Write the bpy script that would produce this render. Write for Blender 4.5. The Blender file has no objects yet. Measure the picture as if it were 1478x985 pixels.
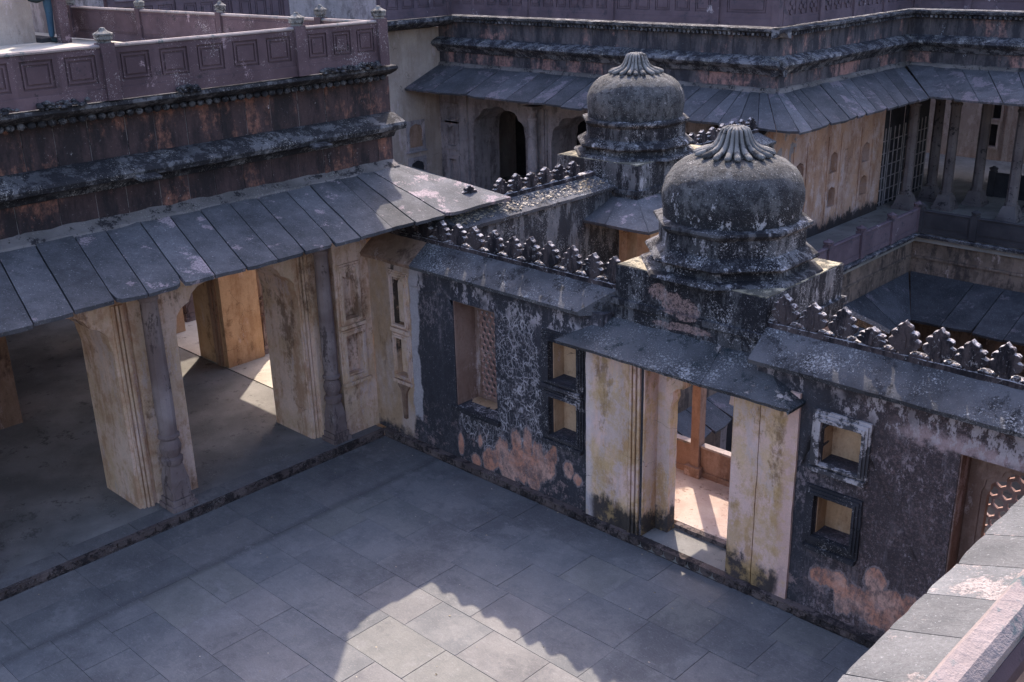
import bpy, bmesh, math, random
from mathutils import Vector, Matrix, noise as mnoise
from mathutils.geometry import tessellate_polygon

# ------------------------------------------------------------------ camera, sky, sun, exposure
S = bpy.context.scene
COL = S.collection
cam = bpy.data.cameras.new('camera'); cam.sensor_width = 36.0; cam.lens = 37.59
cam.clip_start = 0.05; cam.clip_end = 3000
cam_o = bpy.data.objects.new('camera', cam); COL.objects.link(cam_o); S.camera = cam_o
r_ = Vector((0.72404969, 0.68931035, -0.02456174)); u_ = Vector((-0.22677631, 0.27153321, 0.93533))
d_ = Vector((-0.65140198, 0.67165538, -0.3529228))
mw = Matrix.Identity(4)
for i in range(3):
    mw[i][0] = r_[i]; mw[i][1] = u_[i]; mw[i][2] = -d_[i]
mw[0][3], mw[1][3], mw[2][3] = 11.62805, -9.16249, 7.0
cam_o.matrix_world = mw

SUN_EL, SUN_AZ = 44.6, -41.4          # azimuth measured from +Y towards +X
W = bpy.data.worlds.new('World'); S.world = W; W.use_nodes = True
wn = W.node_tree.nodes; wl = W.node_tree.links
sky = wn.new('ShaderNodeTexSky'); sky.sky_type = 'NISHITA'; sky.sun_disc = False
sky.sun_elevation = math.radians(SUN_EL); sky.sun_rotation = math.radians(SUN_AZ)
sky.air_density = 1.3; sky.dust_density = 3.2; sky.ozone_density = 3.0
tint = wn.new('ShaderNodeMix'); tint.data_type = 'RGBA'; tint.blend_type = 'MULTIPLY'; tint.inputs[0].default_value = 1.0
wl.new(sky.outputs[0], tint.inputs[6]); tint.inputs[7].default_value = (1.0, 0.90, 0.92, 1)
wl.new(tint.outputs[2], wn['Background'].inputs[0]); wn['Background'].inputs[1].default_value = 0.15
sun = bpy.data.lights.new('sun', 'SUN'); sun.energy = 2.25; sun.angle = math.radians(0.5); sun.color = (1.0, 0.87, 0.70)
sun_o = bpy.data.objects.new('sun', sun); COL.objects.link(sun_o)
sd = Vector((math.sin(math.radians(SUN_AZ)) * math.cos(math.radians(SUN_EL)),
             math.cos(math.radians(SUN_AZ)) * math.cos(math.radians(SUN_EL)), math.sin(math.radians(SUN_EL))))
sun_o.rotation_euler = (-sd).to_track_quat('-Z', 'Y').to_euler(); sun_o.location = (0, 0, 20)
S.view_settings.view_transform = 'Standard'; S.view_settings.look = 'None'
S.cycles.max_bounces = 7; S.cycles.diffuse_bounces = 5; S.cycles.use_adaptive_sampling = True
S.view_settings.exposure = 1.8; S.view_settings.gamma = 1.0; S.view_settings.use_curve_mapping = False

RND = random.Random(7)
PI = math.pi

# ------------------------------------------------------------------ material helpers
class Mt:
    def __init__(s, name):
        s.m = bpy.data.materials.new(name); s.m.use_nodes = True
        s.t = s.m.node_tree; s.n = s.t.nodes; s.l = s.t.links
        s.b = s.n['Principled BSDF']
        s.geo = s.n.new('ShaderNodeNewGeometry'); s.P = s.geo.outputs['Position']
        s.obj = s.n.new('ShaderNodeObjectInfo'); s.R = s.obj.outputs['Random']
        sp = s.n.new('ShaderNodeSeparateXYZ'); s.l.new(s.P, sp.inputs[0])
        s.X, s.Y, s.Z = sp.outputs
        nsp = s.n.new('ShaderNodeSeparateXYZ'); s.l.new(s.geo.outputs['Normal'], nsp.inputs[0]); s.NZ = nsp.outputs[2]
    def put(s, sock, v):
        if isinstance(v, bpy.types.NodeSocket): s.l.new(v, sock)
        elif isinstance(v, tuple) and len(v) == 3 and sock.type == 'RGBA': sock.default_value = (*v, 1)
        else: sock.default_value = v
    def op(s, o, a, b=0.0, c=0.0, clamp=False):
        n = s.n.new('ShaderNodeMath'); n.operation = o; n.use_clamp = clamp
        s.put(n.inputs[0], a); s.put(n.inputs[1], b)
        if o in ('MULTIPLY_ADD', 'COMPARE', 'SMOOTH_MIN', 'SMOOTH_MAX'): s.put(n.inputs[2], c)
        return n.outputs[0]
    def add(s, a, b): return s.op('ADD', a, b)
    def sub(s, a, b): return s.op('SUBTRACT', a, b)
    def mul(s, a, b): return s.op('MULTIPLY', a, b)
    def mx(s, a, b): return s.op('MAXIMUM', a, b)
    def mn(s, a, b): return s.op('MINIMUM', a, b)
    def scl(s, sc, vec=None, off=(0, 0, 0)):
        n = s.n.new('ShaderNodeMapping'); s.put(n.inputs['Vector'], vec or s.P)
        n.inputs['Scale'].default_value = sc; n.inputs['Location'].default_value = off
        return n.outputs[0]
    def noise(s, scale, detail=5, rough=0.6, sc=(1, 1, 1), off=(0, 0, 0), dist=0.0):
        n = s.n.new('ShaderNodeTexNoise'); s.put(n.inputs['Vector'], s.scl(sc, None, off))
        n.inputs['Scale'].default_value = scale; n.inputs['Detail'].default_value = detail
        n.inputs['Roughness'].default_value = rough; n.inputs['Distortion'].default_value = dist
        return n.outputs[0]
    def onoise(s, scale, detail=5, rough=0.6):     # differs from object to object
        n = s.n.new('ShaderNodeTexNoise'); n.noise_dimensions = '4D'
        s.put(n.inputs['Vector'], s.P); s.put(n.inputs['W'], s.mul(s.R, 37.0))
        n.inputs['Scale'].default_value = scale; n.inputs['Detail'].default_value = detail; n.inputs['Roughness'].default_value = rough
        return n.outputs[0]
    def vor(s, scale, feature='DISTANCE_TO_EDGE', sc=(1, 1, 1), warp=0.0, wscale=3.0):
        n = s.n.new('ShaderNodeTexVoronoi'); n.feature = feature
        v = s.scl(sc)
        if warp:
            nn = s.n.new('ShaderNodeTexNoise'); nn.inputs['Scale'].default_value = wscale; nn.inputs['Detail'].default_value = 4; s.l.new(v, nn.inputs['Vector'])
            ma = s.n.new('ShaderNodeVectorMath'); ma.operation = 'MULTIPLY_ADD'
            s.l.new(nn.outputs[1], ma.inputs[0]); ma.inputs[1].default_value = (warp,) * 3; s.l.new(v, ma.inputs[2]); v = ma.outputs[0]
        s.l.new(v, n.inputs['Vector']); n.inputs['Scale'].default_value = scale
        return n.outputs[0]
    def step(s, v, a, b):
        n = s.n.new('ShaderNodeMapRange'); n.interpolation_type = 'SMOOTHSTEP'
        s.put(n.inputs[0], v); n.inputs[1].default_value = a; n.inputs[2].default_value = b
        n.inputs[3].default_value = 0; n.inputs[4].default_value = 1
        return n.outputs[0]
    def band(s, v, a, b, soft=0.03):
        return s.mul(s.step(v, a - soft, a + soft), s.sub(1.0, s.step(v, b - soft, b + soft)))
    def blob(s, cs, fr='XZ', n=None, amp=0.6, soft=0.12):      # cs: (a, b, ra, rb); union mask with a ragged edge
        out = None
        A = s.X if fr[0] == 'X' else s.Y; B = s.Z if fr[1] == 'Z' else s.Y
        for (a, b, ra, rb) in cs:
            da = s.mul(s.sub(A, a), 1 / ra); db = s.mul(s.sub(B, b), 1 / rb)
            d = s.sub(1.0, s.add(s.mul(da, da), s.mul(db, db)))
            out = d if out is None else s.mx(out, d)
        if n is not None: out = s.add(out, s.mul(s.sub(n, 0.5), amp * 2))
        return s.step(out, 0.0, soft)
    def mix(s, f, a, b):
        n = s.n.new('ShaderNodeMix'); n.data_type = 'RGBA'
        s.put(n.inputs[0], f); s.put(n.inputs[6], a); s.put(n.inputs[7], b); return n.outputs[2]
    def mulc(s, c, v):                              # colour * value
        n = s.n.new('ShaderNodeVectorMath'); n.operation = 'SCALE'
        s.put(n.inputs[0], c); s.put(n.inputs['Scale'], v); return n.outputs[0]
    def done(s, col, height=None, strength=0.5, dist=0.02, rough=0.88, spec=0.3):
        s.put(s.b.inputs['Base Color'], col); s.put(s.b.inputs['Roughness'], rough)
        s.b.inputs['Specular IOR Level'].default_value = spec
        if height is not None:
            bn = s.n.new('ShaderNodeBump'); bn.inputs['Strength'].default_value = strength; bn.inputs['Distance'].default_value = dist
            s.put(bn.inputs['Height'], height); s.l.new(bn.outputs[0], s.b.inputs['Normal'])
        return s.m

def stone(name, c1, c2, dark=(0.02, 0.02, 0.025), dark_amt=0.4, streak=False, patch=None, patch_amt=0.0, patch_scale=1.6,
          speck=None, speck_amt=0.3, grain=0.35, bump=0.6, dist=0.02, rough=0.93, objv=0.0, mottle=1.3, seed=0.0, spec=0.12, extra=None):
    m = Mt(name)
    off = (seed * 3.1, seed * 1.7, seed * 2.3)
    lo = m.noise(mottle, 3, 0.62, off=off)
    col = m.mix(m.step(lo, 0.35, 0.65), c1, c2)
    g = m.noise(55, 4, 0.88, off=off); g2 = m.noise(12, 5, 0.78, off=off)
    h = m.add(m.mul(g, 0.35), m.mul(g2, 0.65))
    if patch_amt > 0:
        pn = m.noise(patch_scale, 7, 0.72, sc=(1, 1, 0.55) if streak else (1, 1, 1), off=(off[0] + 5, off[1] + 9, off[2]))
        pm = m.step(m.add(pn, m.mul(m.sub(g, 0.5), 0.25)), 0.68 - 0.36 * patch_amt, 0.71 - 0.36 * patch_amt)
        col = m.mix(pm, col, patch); h = m.add(h, m.mul(pm, 0.3))
    if dark_amt > 0:
        dn = m.noise(4.2, 6, 0.78, sc=(1, 1, 0.28) if streak else (1, 1, 1), off=(off[0] + 15, off[1] + 3, off[2]))
        dn = m.add(m.mul(dn, 0.7), m.add(m.mul(g2, 0.2), m.mul(g, 0.1)))
        dm = m.step(dn, 0.62 - 0.28 * dark_amt, 0.67 - 0.26 * dark_amt)
        col = m.mix(m.mul(dm, 0.9), col, dark)
    if speck:
        sn = m.noise(42, 4, 0.9, off=(off[0] + 1, off[1] + 30, off[2])); sn2 = m.noise(2.2, 4, 0.6, off=(off[0] + 8, 0, 0))
        sm = m.step(m.add(sn, m.mul(m.sub(sn2, 0.5), 0.5)), 0.66 - 0.13 * speck_amt, 0.70 - 0.13 * speck_amt)
        col = m.mix(m.mul(sm, 0.85), col, speck); h = m.add(h, m.mul(sm, 0.25))
    if extra: col = extra(m, col, g, g2)
    v = m.add(1.0 - grain, m.mul(m.add(m.mul(g, 0.5), m.mul(g2, 0.5)), grain * 2))
    if objv: v = m.mul(v, m.add(1.0 - objv, m.mul(m.R, objv * 2)))
    return m.done(m.mulc(col, v), h, bump, dist, rough, spec)

MAT = {}
MAT['slate'] = None
def mk_slate(name, base, lite, warm, patch_w=0.3, near=False):
    m = Mt(name)
    n1 = m.onoise(1.8, 5, 0.72); n2 = m.noise(50, 4, 0.85); n3 = m.noise(7, 6, 0.75, dist=0.4)
    col = m.mix(m.step(n1, 0.35, 0.68), base, lite)
    n4 = m.onoise(2.3, 7, 0.75)
    pm = m.step(m.add(n4, m.mul(m.sub(m.R, 0.6), 0.07)), 0.60 - 0.06 * patch_w, 0.64 - 0.06 * patch_w)
    pm = m.mul(pm, m.step(n2, 0.38, 0.50))
    col = m.mix(m.mul(pm, 0.8), col, warm)
    sp = m.step(m.noise(40, 3, 0.9, off=(3, 3, 3)), 0.62, 0.66)
    col = m.mix(m.mul(sp, 0.55), col, (0.36, 0.36, 0.38))
    v = m.mul(m.mul(m.add(0.45, m.mul(n2, 1.1)), m.add(0.7, m.mul(n3, 0.6))), m.add(0.80, m.mul(m.R, 0.42)))
    h = m.add(m.add(m.mul(n2, 0.4), m.mul(n3, 0.7)), m.mul(pm, 0.12))
    return m.done(m.mulc(col, v), h, 0.75, 0.022, 0.85, 0.2)
MAT['slate'] = mk_slate('slate_slab', (0.052, 0.054, 0.062), (0.105, 0.105, 0.118), (0.30, 0.24, 0.26), 0.6)
MAT['slate_far'] = mk_slate('slate_slab_far', (0.056, 0.059, 0.068), (0.10, 0.10, 0.115), (0.19, 0.16, 0.185), 1.0)
MAT['slate_pit'] = mk_slate('slate_slab_pit', (0.03, 0.033, 0.04), (0.06, 0.062, 0.072), (0.12, 0.105, 0.12), 0.6)
MAT['slate_near'] = mk_slate('slate_slab_near', (0.085, 0.088, 0.095), (0.13, 0.132, 0.14), (0.27, 0.23, 0.225), 1.0)
MAT['slate_canopy'] = stone('lichen_canopy_stone', (0.05, 0.052, 0.058), (0.105, 0.108, 0.12), dark=(0.02, 0.03, 0.035), dark_amt=0.32, speck=(0.42, 0.42, 0.44), speck_amt=0.7, patch=(0.46, 0.40, 0.38), patch_amt=0.2, bump=0.9, dist=0.03, grain=0.6)
MAT['trough'] = stone('lichen_coping', (0.065, 0.066, 0.074), (0.125, 0.125, 0.138), dark=(0.03, 0.03, 0.034), dark_amt=0.35, speck=(0.46, 0.46, 0.48), speck_amt=0.65, bump=0.9, dist=0.025, grain=0.6)
def salmon(m, col, g, g2):       # fallen render on the front of the near block
    pt = m.blob([(4.80, 3.20, .13, .10), (5.0, 3.12, .16, .12), (5.22, 3.06, .14, .12), (5.25, 2.86, .3, .05), (4.95, 2.84, .2, .04)], 'XZ', m.noise(12, 5, 0.8), 1.6)
    pt = m.mul(pt, m.sub(1.0, m.step(m.Y, 0.32, 0.36)))
    pt = m.mul(pt, m.add(0.15, m.mul(m.step(m.noise(26, 5, 0.85, off=(2, 1, 9)), 0.43, 0.55), 0.85)))
    return m.mix(m.mul(pt, 0.75), col, m.mix(g2, (0.26, 0.16, 0.14), (0.46, 0.33, 0.31)))
MAT['kiosk'] = stone('lichen_dome_plaster', (0.06, 0.06, 0.066), (0.15, 0.148, 0.158), dark=(0.014, 0.014, 0.018), dark_amt=0.6, patch=(0.36, 0.345, 0.37), patch_amt=0.3, patch_scale=5.5, streak=True, speck=(0.5, 0.48, 0.5), speck_amt=0.42, bump=0.55, dist=0.014, grain=0.7, extra=salmon)
def mk_dome():
    m = Mt('lichen_dome_shell')
    g = m.noise(42, 4, 0.85); g2 = m.noise(9, 6, 0.78); g3 = m.noise(3.0, 5, 0.7, sc=(1, 1, 0.6))
    col = m.mix(m.step(g3, 0.4, 0.62), (0.045, 0.046, 0.052), (0.115, 0.115, 0.12))
    low = m.sub(1.0, m.step(m.add(m.Z, m.mul(m.sub(g3, 0.5), 0.8)), 4.05, 4.42))     # dark and pale blotches denser towards the drum
    dm = m.step(m.add(m.add(m.mul(g2, 0.7), m.mul(g, 0.3)), m.mul(low, 0.12)), 0.515, 0.57)
    col = m.mix(m.mul(dm, 0.88), col, (0.016, 0.016, 0.02))
    wh = m.step(m.add(m.add(m.noise(7, 6, 0.8, sc=(1, 1, 0.55), off=(4, 4, 1)), m.mul(low, 0.07)), m.mul(m.sub(g, 0.5), 0.3)), 0.64, 0.67)
    col = m.mix(m.mul(wh, 0.85), col, (0.5, 0.48, 0.5))
    rn = m.step(m.add(m.noise(6.5, 5, 0.75, sc=(1, 1, 0.12), off=(8, 1, 2)), m.mul(m.sub(g2, 0.5), 0.3)), 0.50, 0.60)     # rain streaks
    col = m.mix(m.mul(rn, 0.5), col, (0.028, 0.028, 0.032))
    sp = m.step(m.noise(55, 3, 0.9, off=(1, 2, 3)), 0.61, 0.65)
    col = m.mix(m.mul(sp, 0.75), col, (0.42, 0.41, 0.42))
    return m.done(m.mulc(col, m.add(0.4, m.mul(g, 1.2))), m.add(m.mul(g, 0.5), g2), 1.0, 0.035, 0.88)
MAT['dome'] = mk_dome()
MAT['finial'] = stone('lichen_finial_stone', (0.12, 0.118, 0.12), (0.22, 0.21, 0.205), dark=(0.03, 0.03, 0.033), dark_amt=0.42, speck=(0.5, 0.48, 0.46), speck_amt=0.6, bump=0.9, dist=0.02, grain=0.6)
MAT['lit_cap'] = stone('sunlit_yellow_top', (0.26, 0.23, 0.17), (0.44, 0.39, 0.29), dark=(0.06, 0.06, 0.055), dark_amt=0.6, speck=(0.6, 0.56, 0.5), bump=0.9, dist=0.02, grain=0.6)  # sunlight on the block tops put into the colour as pale yellow
def mk_merlon():
    m = Mt('merlon_plaster')
    g = m.noise(60, 4, 0.88); md = m.noise(14, 5, 0.8); st = m.noise(5, 5, 0.75, sc=(1, 1, 0.3))
    col = m.mix(m.step(st, 0.42, 0.6), (0.022, 0.02, 0.024), (0.085, 0.068, 0.07))
    wh = m.step(m.add(md, m.mul(m.sub(g, 0.5), 0.3)), 0.60, 0.64)
    wh = m.mx(m.mul(wh, 0.6), m.mul(m.step(m.NZ, 0.35, 0.8), m.step(m.add(md, m.mul(g, .3)), 0.58, 0.70)))   # sunlit tops painted white on upward faces, broken by noise
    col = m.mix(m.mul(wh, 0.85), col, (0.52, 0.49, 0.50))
    return m.done(m.mulc(col, m.add(0.5, g)), m.add(m.mul(g, 0.4), md), 0.8, 0.02, 0.95, 0.08)
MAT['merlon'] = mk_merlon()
MAT['violet'] = stone('violet_sandstone', (0.080, 0.054, 0.062), (0.118, 0.080, 0.090), dark=(0.05, 0.04, 0.045), dark_amt=0.22, patch=(0.3, 0.22, 0.24), patch_amt=0.18, speck=(0.5, 0.45, 0.45), speck_amt=0.2, bump=0.4, dist=0.008, grain=0.35, objv=0.14)
MAT['violet_far'] = stone('violet_sandstone_far', (0.09, 0.068, 0.085), (0.125, 0.095, 0.115), dark=(0.06, 0.055, 0.07), dark_amt=0.3, patch=(0.4, 0.36, 0.4), patch_amt=0.12, bump=0.4, dist=0.01)
MAT['coping'] = stone('worn_coping_top', (0.21, 0.175, 0.175), (0.31, 0.265, 0.26), dark=(0.08, 0.11, 0.12), dark_amt=0.3, bump=0.9, dist=0.012, grain=0.5)
MAT['cornice'] = stone('blackened_cornice', (0.065, 0.065, 0.072), (0.14, 0.138, 0.148), dark=(0.018, 0.018, 0.022), dark_amt=0.62, patch=(0.30, 0.26, 0.26), patch_amt=0.05, patch_scale=9, speck=(0.4, 0.38, 0.37), speck_amt=0.35, bump=0.8, dist=0.018, grain=0.6)
MAT['cornice_far'] = stone('weathered_far_cornice', (0.10, 0.105, 0.12), (0.22, 0.22, 0.245), dark=(0.03, 0.03, 0.04), dark_amt=0.58, patch=(0.44, 0.42, 0.42), patch_amt=0.3, patch_scale=4.5, speck=(0.55, 0.55, 0.55), speck_amt=0.5, bump=1.0, dist=0.04, grain=0.6)
MAT['mortar'] = stone('grey_mortar', (0.13, 0.12, 0.12), (0.22, 0.2, 0.2), dark_amt=0.35, speck=(0.4, 0.38, 0.36), bump=1.0, dist=0.03)
MAT['frieze'] = None
def mk_frieze(name, dk1, dk2, red, wht, redamt):
    m = Mt(name)
    st = m.noise(2.4, 7, 0.74, sc=(1, 1, 0.45)); fine = m.noise(34, 4, 0.85); big = m.noise(0.6, 2, 0.5); md = m.noise(11, 5, 0.75)
    col = m.mix(m.step(m.noise(4, 5, 0.7, sc=(1, 1, 0.3), off=(9, 9, 9)), 0.4, 0.62), dk1, dk2)
    k = m.add(m.add(st, m.mul(m.sub(big, 0.5), 0.7)), m.add(m.mul(m.sub(m.R, 0.5), 0.12), m.mul(m.sub(md, 0.5), 0.35)))
    rm = m.step(k, 0.60 - redamt, 0.80 - redamt)
    col = m.mix(m.mul(rm, 0.85), col, m.mix(md, tuple(x * .6 for x in red), tuple(x * 1.5 for x in red)))
    wm = m.step(m.add(m.noise(2.8, 7, 0.78, sc=(1, 1, 0.45), off=(40, 3, 5)), m.mul(m.sub(fine, 0.5), 0.3)), 0.66, 0.69)
    col = m.mix(m.mul(wm, 0.85), col, wht)
    sp = m.step(fine, 0.66, 0.70); col = m.mix(m.mul(sp, 0.5), col, wht)
    col = m.mulc(col, m.add(0.45, m.mul(fine, 1.1)))
    return m.done(col, m.add(m.mul(fine, 0.5), m.mul(md, 0.4)), 0.7, 0.02, 0.85)
MAT['frieze'] = mk_frieze('stained_frieze_stone', (0.022, 0.017, 0.02), (0.06, 0.038, 0.04), (0.24, 0.11, 0.08), (0.42, 0.4, 0.42), 0.12)
MAT['frieze_far'] = mk_frieze('stained_far_frieze_stone', (0.035, 0.035, 0.045), (0.10, 0.09, 0.10), (0.34, 0.19, 0.17), (0.42, 0.46, 0.52), 0.07)

def mk_plaster(name, a, b, c, dark, base_z=None, dk=0.3, lime=0.25, streakc=None, top_z=None):
    m = Mt(name)
    lo = m.noise(1.4, 4, 0.65); st = m.noise(3.6, 6, 0.74, sc=(1, 1, 0.16)); fine = m.noise(48, 4, 0.85); md = m.noise(8, 6, 0.76)
    col = m.mix(m.step(lo, 0.38, 0.6), a, b)
    col = m.mix(m.mul(m.step(m.add(m.add(m.mul(st, 0.5), m.mul(m.noise(2.6, 6, 0.78, sc=(1, 1, 0.5), off=(2, 8, 1)), 0.5)), m.mul(m.sub(md, 0.5), 0.4)), 0.45, 0.60), 0.85), col, c)
    lm = m.step(m.add(m.noise(2.3, 7, 0.74, sc=(1, 1, 0.4), off=(7, 7, 7)), m.mul(m.sub(fine, 0.5), 0.2)), 0.60 - 0.2 * lime, 0.68 - 0.2 * lime)
    col = m.mix(m.mul(lm, 0.55), col, (0.55, 0.45, 0.45))
    dm = m.step(m.add(m.noise(2.1, 7, 0.74, sc=(1, 1, 0.3), off=(3, 11, 2)), m.mul(m.sub(md, 0.5), 0.4)), 0.68 - 0.3 * dk, 0.80 - 0.3 * dk)
    col = m.mix(m.mul(dm, 0.75), col, dark)
    if base_z is not None:
        bz = m.sub(1.0, m.step(m.add(m.add(m.Z, m.mul(m.sub(st, 0.5), 0.8)), m.mul(m.sub(md, 0.5), 0.5)), base_z - 0.05, base_z + 0.12))
        col = m.mix(m.mul(bz, 0.93), col, (0.022, 0.024, 0.028))
    if name == 'gate_plaster':       # pink and lime margins down both outer edges of the gateway
        wx = m.add(m.X, m.mul(m.sub(m.noise(5, 6, 0.75, sc=(1, 1, 0.4), off=(1, 2, 3)), 0.5), 0.22))
        e1 = m.mul(m.sub(1.0, m.step(wx, 3.98, 4.08)), 0.6); e2 = m.step(wx, 6.60, 6.68)
        col = m.mix(e1, col, (0.66, 0.58, 0.60)); col = m.mix(m.mul(e2, 0.8), col, (0.66, 0.44, 0.40))
        yw = m.step(m.add(m.noise(2.2, 5, 0.7, off=(6, 1, 2)), m.mul(m.sub(md, 0.5), 0.3)), 0.50, 0.62)
        col = m.mix(m.mul(yw, 0.5), col, (0.52, 0.34, 0.15))
    cr = m.sub(1.0, m.step(m.vor(1.1, warp=0.5), 0.0, 0.006))
    cr = m.mul(cr, m.step(m.noise(0.9, 2), 0.5, 0.62))
    col = m.mix(m.mul(cr, 0.7), col, (0.05, 0.035, 0.03))
    v = m.add(0.45, m.mul(m.add(m.mul(fine, 0.55), m.mul(md, 0.45)), 1.1))
    h = m.sub(m.add(m.mul(fine, 0.25), m.mul(md, 0.5)), m.mul(cr, 0.4))
    return m.done(m.mulc(col, v), h, 0.55, 0.02, 0.9, 0.2)
MAT['plaster'] = mk_plaster('ochre_plaster', (0.60, 0.43, 0.30), (0.72, 0.54, 0.45), (0.42, 0.25, 0.16), (0.15, 0.09, 0.06), None, 0.46, 0.3)
MAT['plaster_dark'] = mk_plaster('brown_plaster', (0.26, 0.17, 0.12), (0.33, 0.22, 0.17), (0.18, 0.11, 0.08), (0.08, 0.05, 0.04), None, 0.5, 0.1)
MAT['plaster_orange'] = mk_plaster('orange_plaster', (0.46, 0.29, 0.17), (0.52, 0.35, 0.23), (0.34, 0.2, 0.12), (0.17, 0.1, 0.06), None, 0.4, 0.05)
MAT['pilaster'] = mk_plaster('gate_plaster', (0.66, 0.46, 0.29), (0.74, 0.52, 0.46), (0.44, 0.26, 0.13), (0.17, 0.10, 0.055), 0.36, 0.5, 0.5)
MAT['plaster_grey'] = mk_plaster('grey_violet_plaster', (0.27, 0.245, 0.26), (0.36, 0.32, 0.33), (0.15, 0.13, 0.135), (0.08, 0.07, 0.075), None, 0.35, 0.15)
MAT['plaster_far'] = mk_plaster('far_orange_plaster', (0.44, 0.27, 0.19), (0.46, 0.33, 0.29), (0.28, 0.16, 0.115), (0.12, 0.1, 0.1), 0.78, 0.3, 0.4)
MAT['plaster_pink'] = mk_plaster('pink_back_plaster', (0.36, 0.28, 0.265), (0.42, 0.34, 0.32), (0.26, 0.195, 0.18), (0.2, 0.15, 0.14), None, 0.25, 0.4)
MAT['plaster_beige'] = mk_plaster('beige_plaster', (0.36, 0.30, 0.27), (0.43, 0.36, 0.32), (0.3, 0.24, 0.21), (0.18, 0.15, 0.14), None, 0.2, 0.2)
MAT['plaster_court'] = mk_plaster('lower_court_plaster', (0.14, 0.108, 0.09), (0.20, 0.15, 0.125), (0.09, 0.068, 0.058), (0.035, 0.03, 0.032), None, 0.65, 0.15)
MAT['plaster_red'] = mk_plaster('red_brown_plaster', (0.22, 0.14, 0.115), (0.28, 0.19, 0.16), (0.15, 0.09, 0.07), (0.10, 0.06, 0.05), None, 0.3, 0.15)
MAT['column'] = stone('red_sandstone_column', (0.17, 0.125, 0.12), (0.29, 0.235, 0.23), dark=(0.08, 0.06, 0.06), dark_amt=0.35, streak=True, patch=(0.30, 0.25, 0.24), patch_amt=0.15, bump=0.5, dist=0.012)
MAT['column_far'] = stone('dark_far_column', (0.10, 0.085, 0.09), (0.15, 0.13, 0.135), dark_amt=0.3, bump=0.5)
MAT['dark'] = stone('dark_stone_and_shade', (0.03, 0.03, 0.036), (0.05, 0.048, 0.055), dark_amt=0.2, bump=0.4)  # near-black stone; also painted in for shade inside arches
MAT['band'] = stone('brown_carved_band', (0.09, 0.07, 0.068), (0.16, 0.125, 0.12), dark=(0.03, 0.026, 0.028), dark_amt=0.5, speck=(0.35, 0.32, 0.3), speck_amt=0.2, bump=0.8, dist=0.015)
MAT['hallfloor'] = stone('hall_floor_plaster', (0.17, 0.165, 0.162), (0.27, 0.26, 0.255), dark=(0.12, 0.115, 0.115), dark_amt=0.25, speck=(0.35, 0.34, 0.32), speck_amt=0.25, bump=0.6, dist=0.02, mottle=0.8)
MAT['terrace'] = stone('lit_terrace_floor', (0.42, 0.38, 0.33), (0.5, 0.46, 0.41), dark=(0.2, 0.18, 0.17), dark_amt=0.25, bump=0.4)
MAT['lawn'] = stone('mossy_ground', (0.045, 0.06, 0.03), (0.09, 0.10, 0.06), dark_amt=0.4, patch=(0.2, 0.2, 0.19), patch_amt=0.4, bump=1.0, dist=0.06)
MAT['earth'] = stone('dry_earth', (0.17, 0.13, 0.10), (0.23, 0.18, 0.14), dark_amt=0.25, bump=0.8)
MAT['red_floor'] = stone('pink_stone_floor', (0.36, 0.27, 0.24), (0.46, 0.37, 0.33), dark=(0.2, 0.14, 0.12), dark_amt=0.3, bump=0.6)
MAT['debris'] = stone('leaf_litter', (0.36, 0.28, 0.18), (0.6, 0.54, 0.46), dark=(0.08, 0.07, 0.06), dark_amt=0.4, bump=0.9, objv=0.3)
MAT['jali'] = stone('red_jali_stone', (0.2, 0.12, 0.105), (0.27, 0.175, 0.155), dark_amt=0.2, patch=(0.5, 0.4, 0.38), patch_amt=0.2, bump=0.4, dist=0.008)
MAT['white_frame'] = stone('chipped_white_frame', (0.42, 0.38, 0.39), (0.52, 0.47, 0.48), dark=(0.03, 0.03, 0.035), dark_amt=0.62, bump=0.8)
MAT['black_frame'] = stone('black_frame', (0.03, 0.03, 0.035), (0.055, 0.052, 0.06), dark_amt=0.3, patch=(0.42, 0.38, 0.39), patch_amt=0.2, speck=(0.45, 0.42, 0.42), speck_amt=0.5, bump=0.8)

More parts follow.
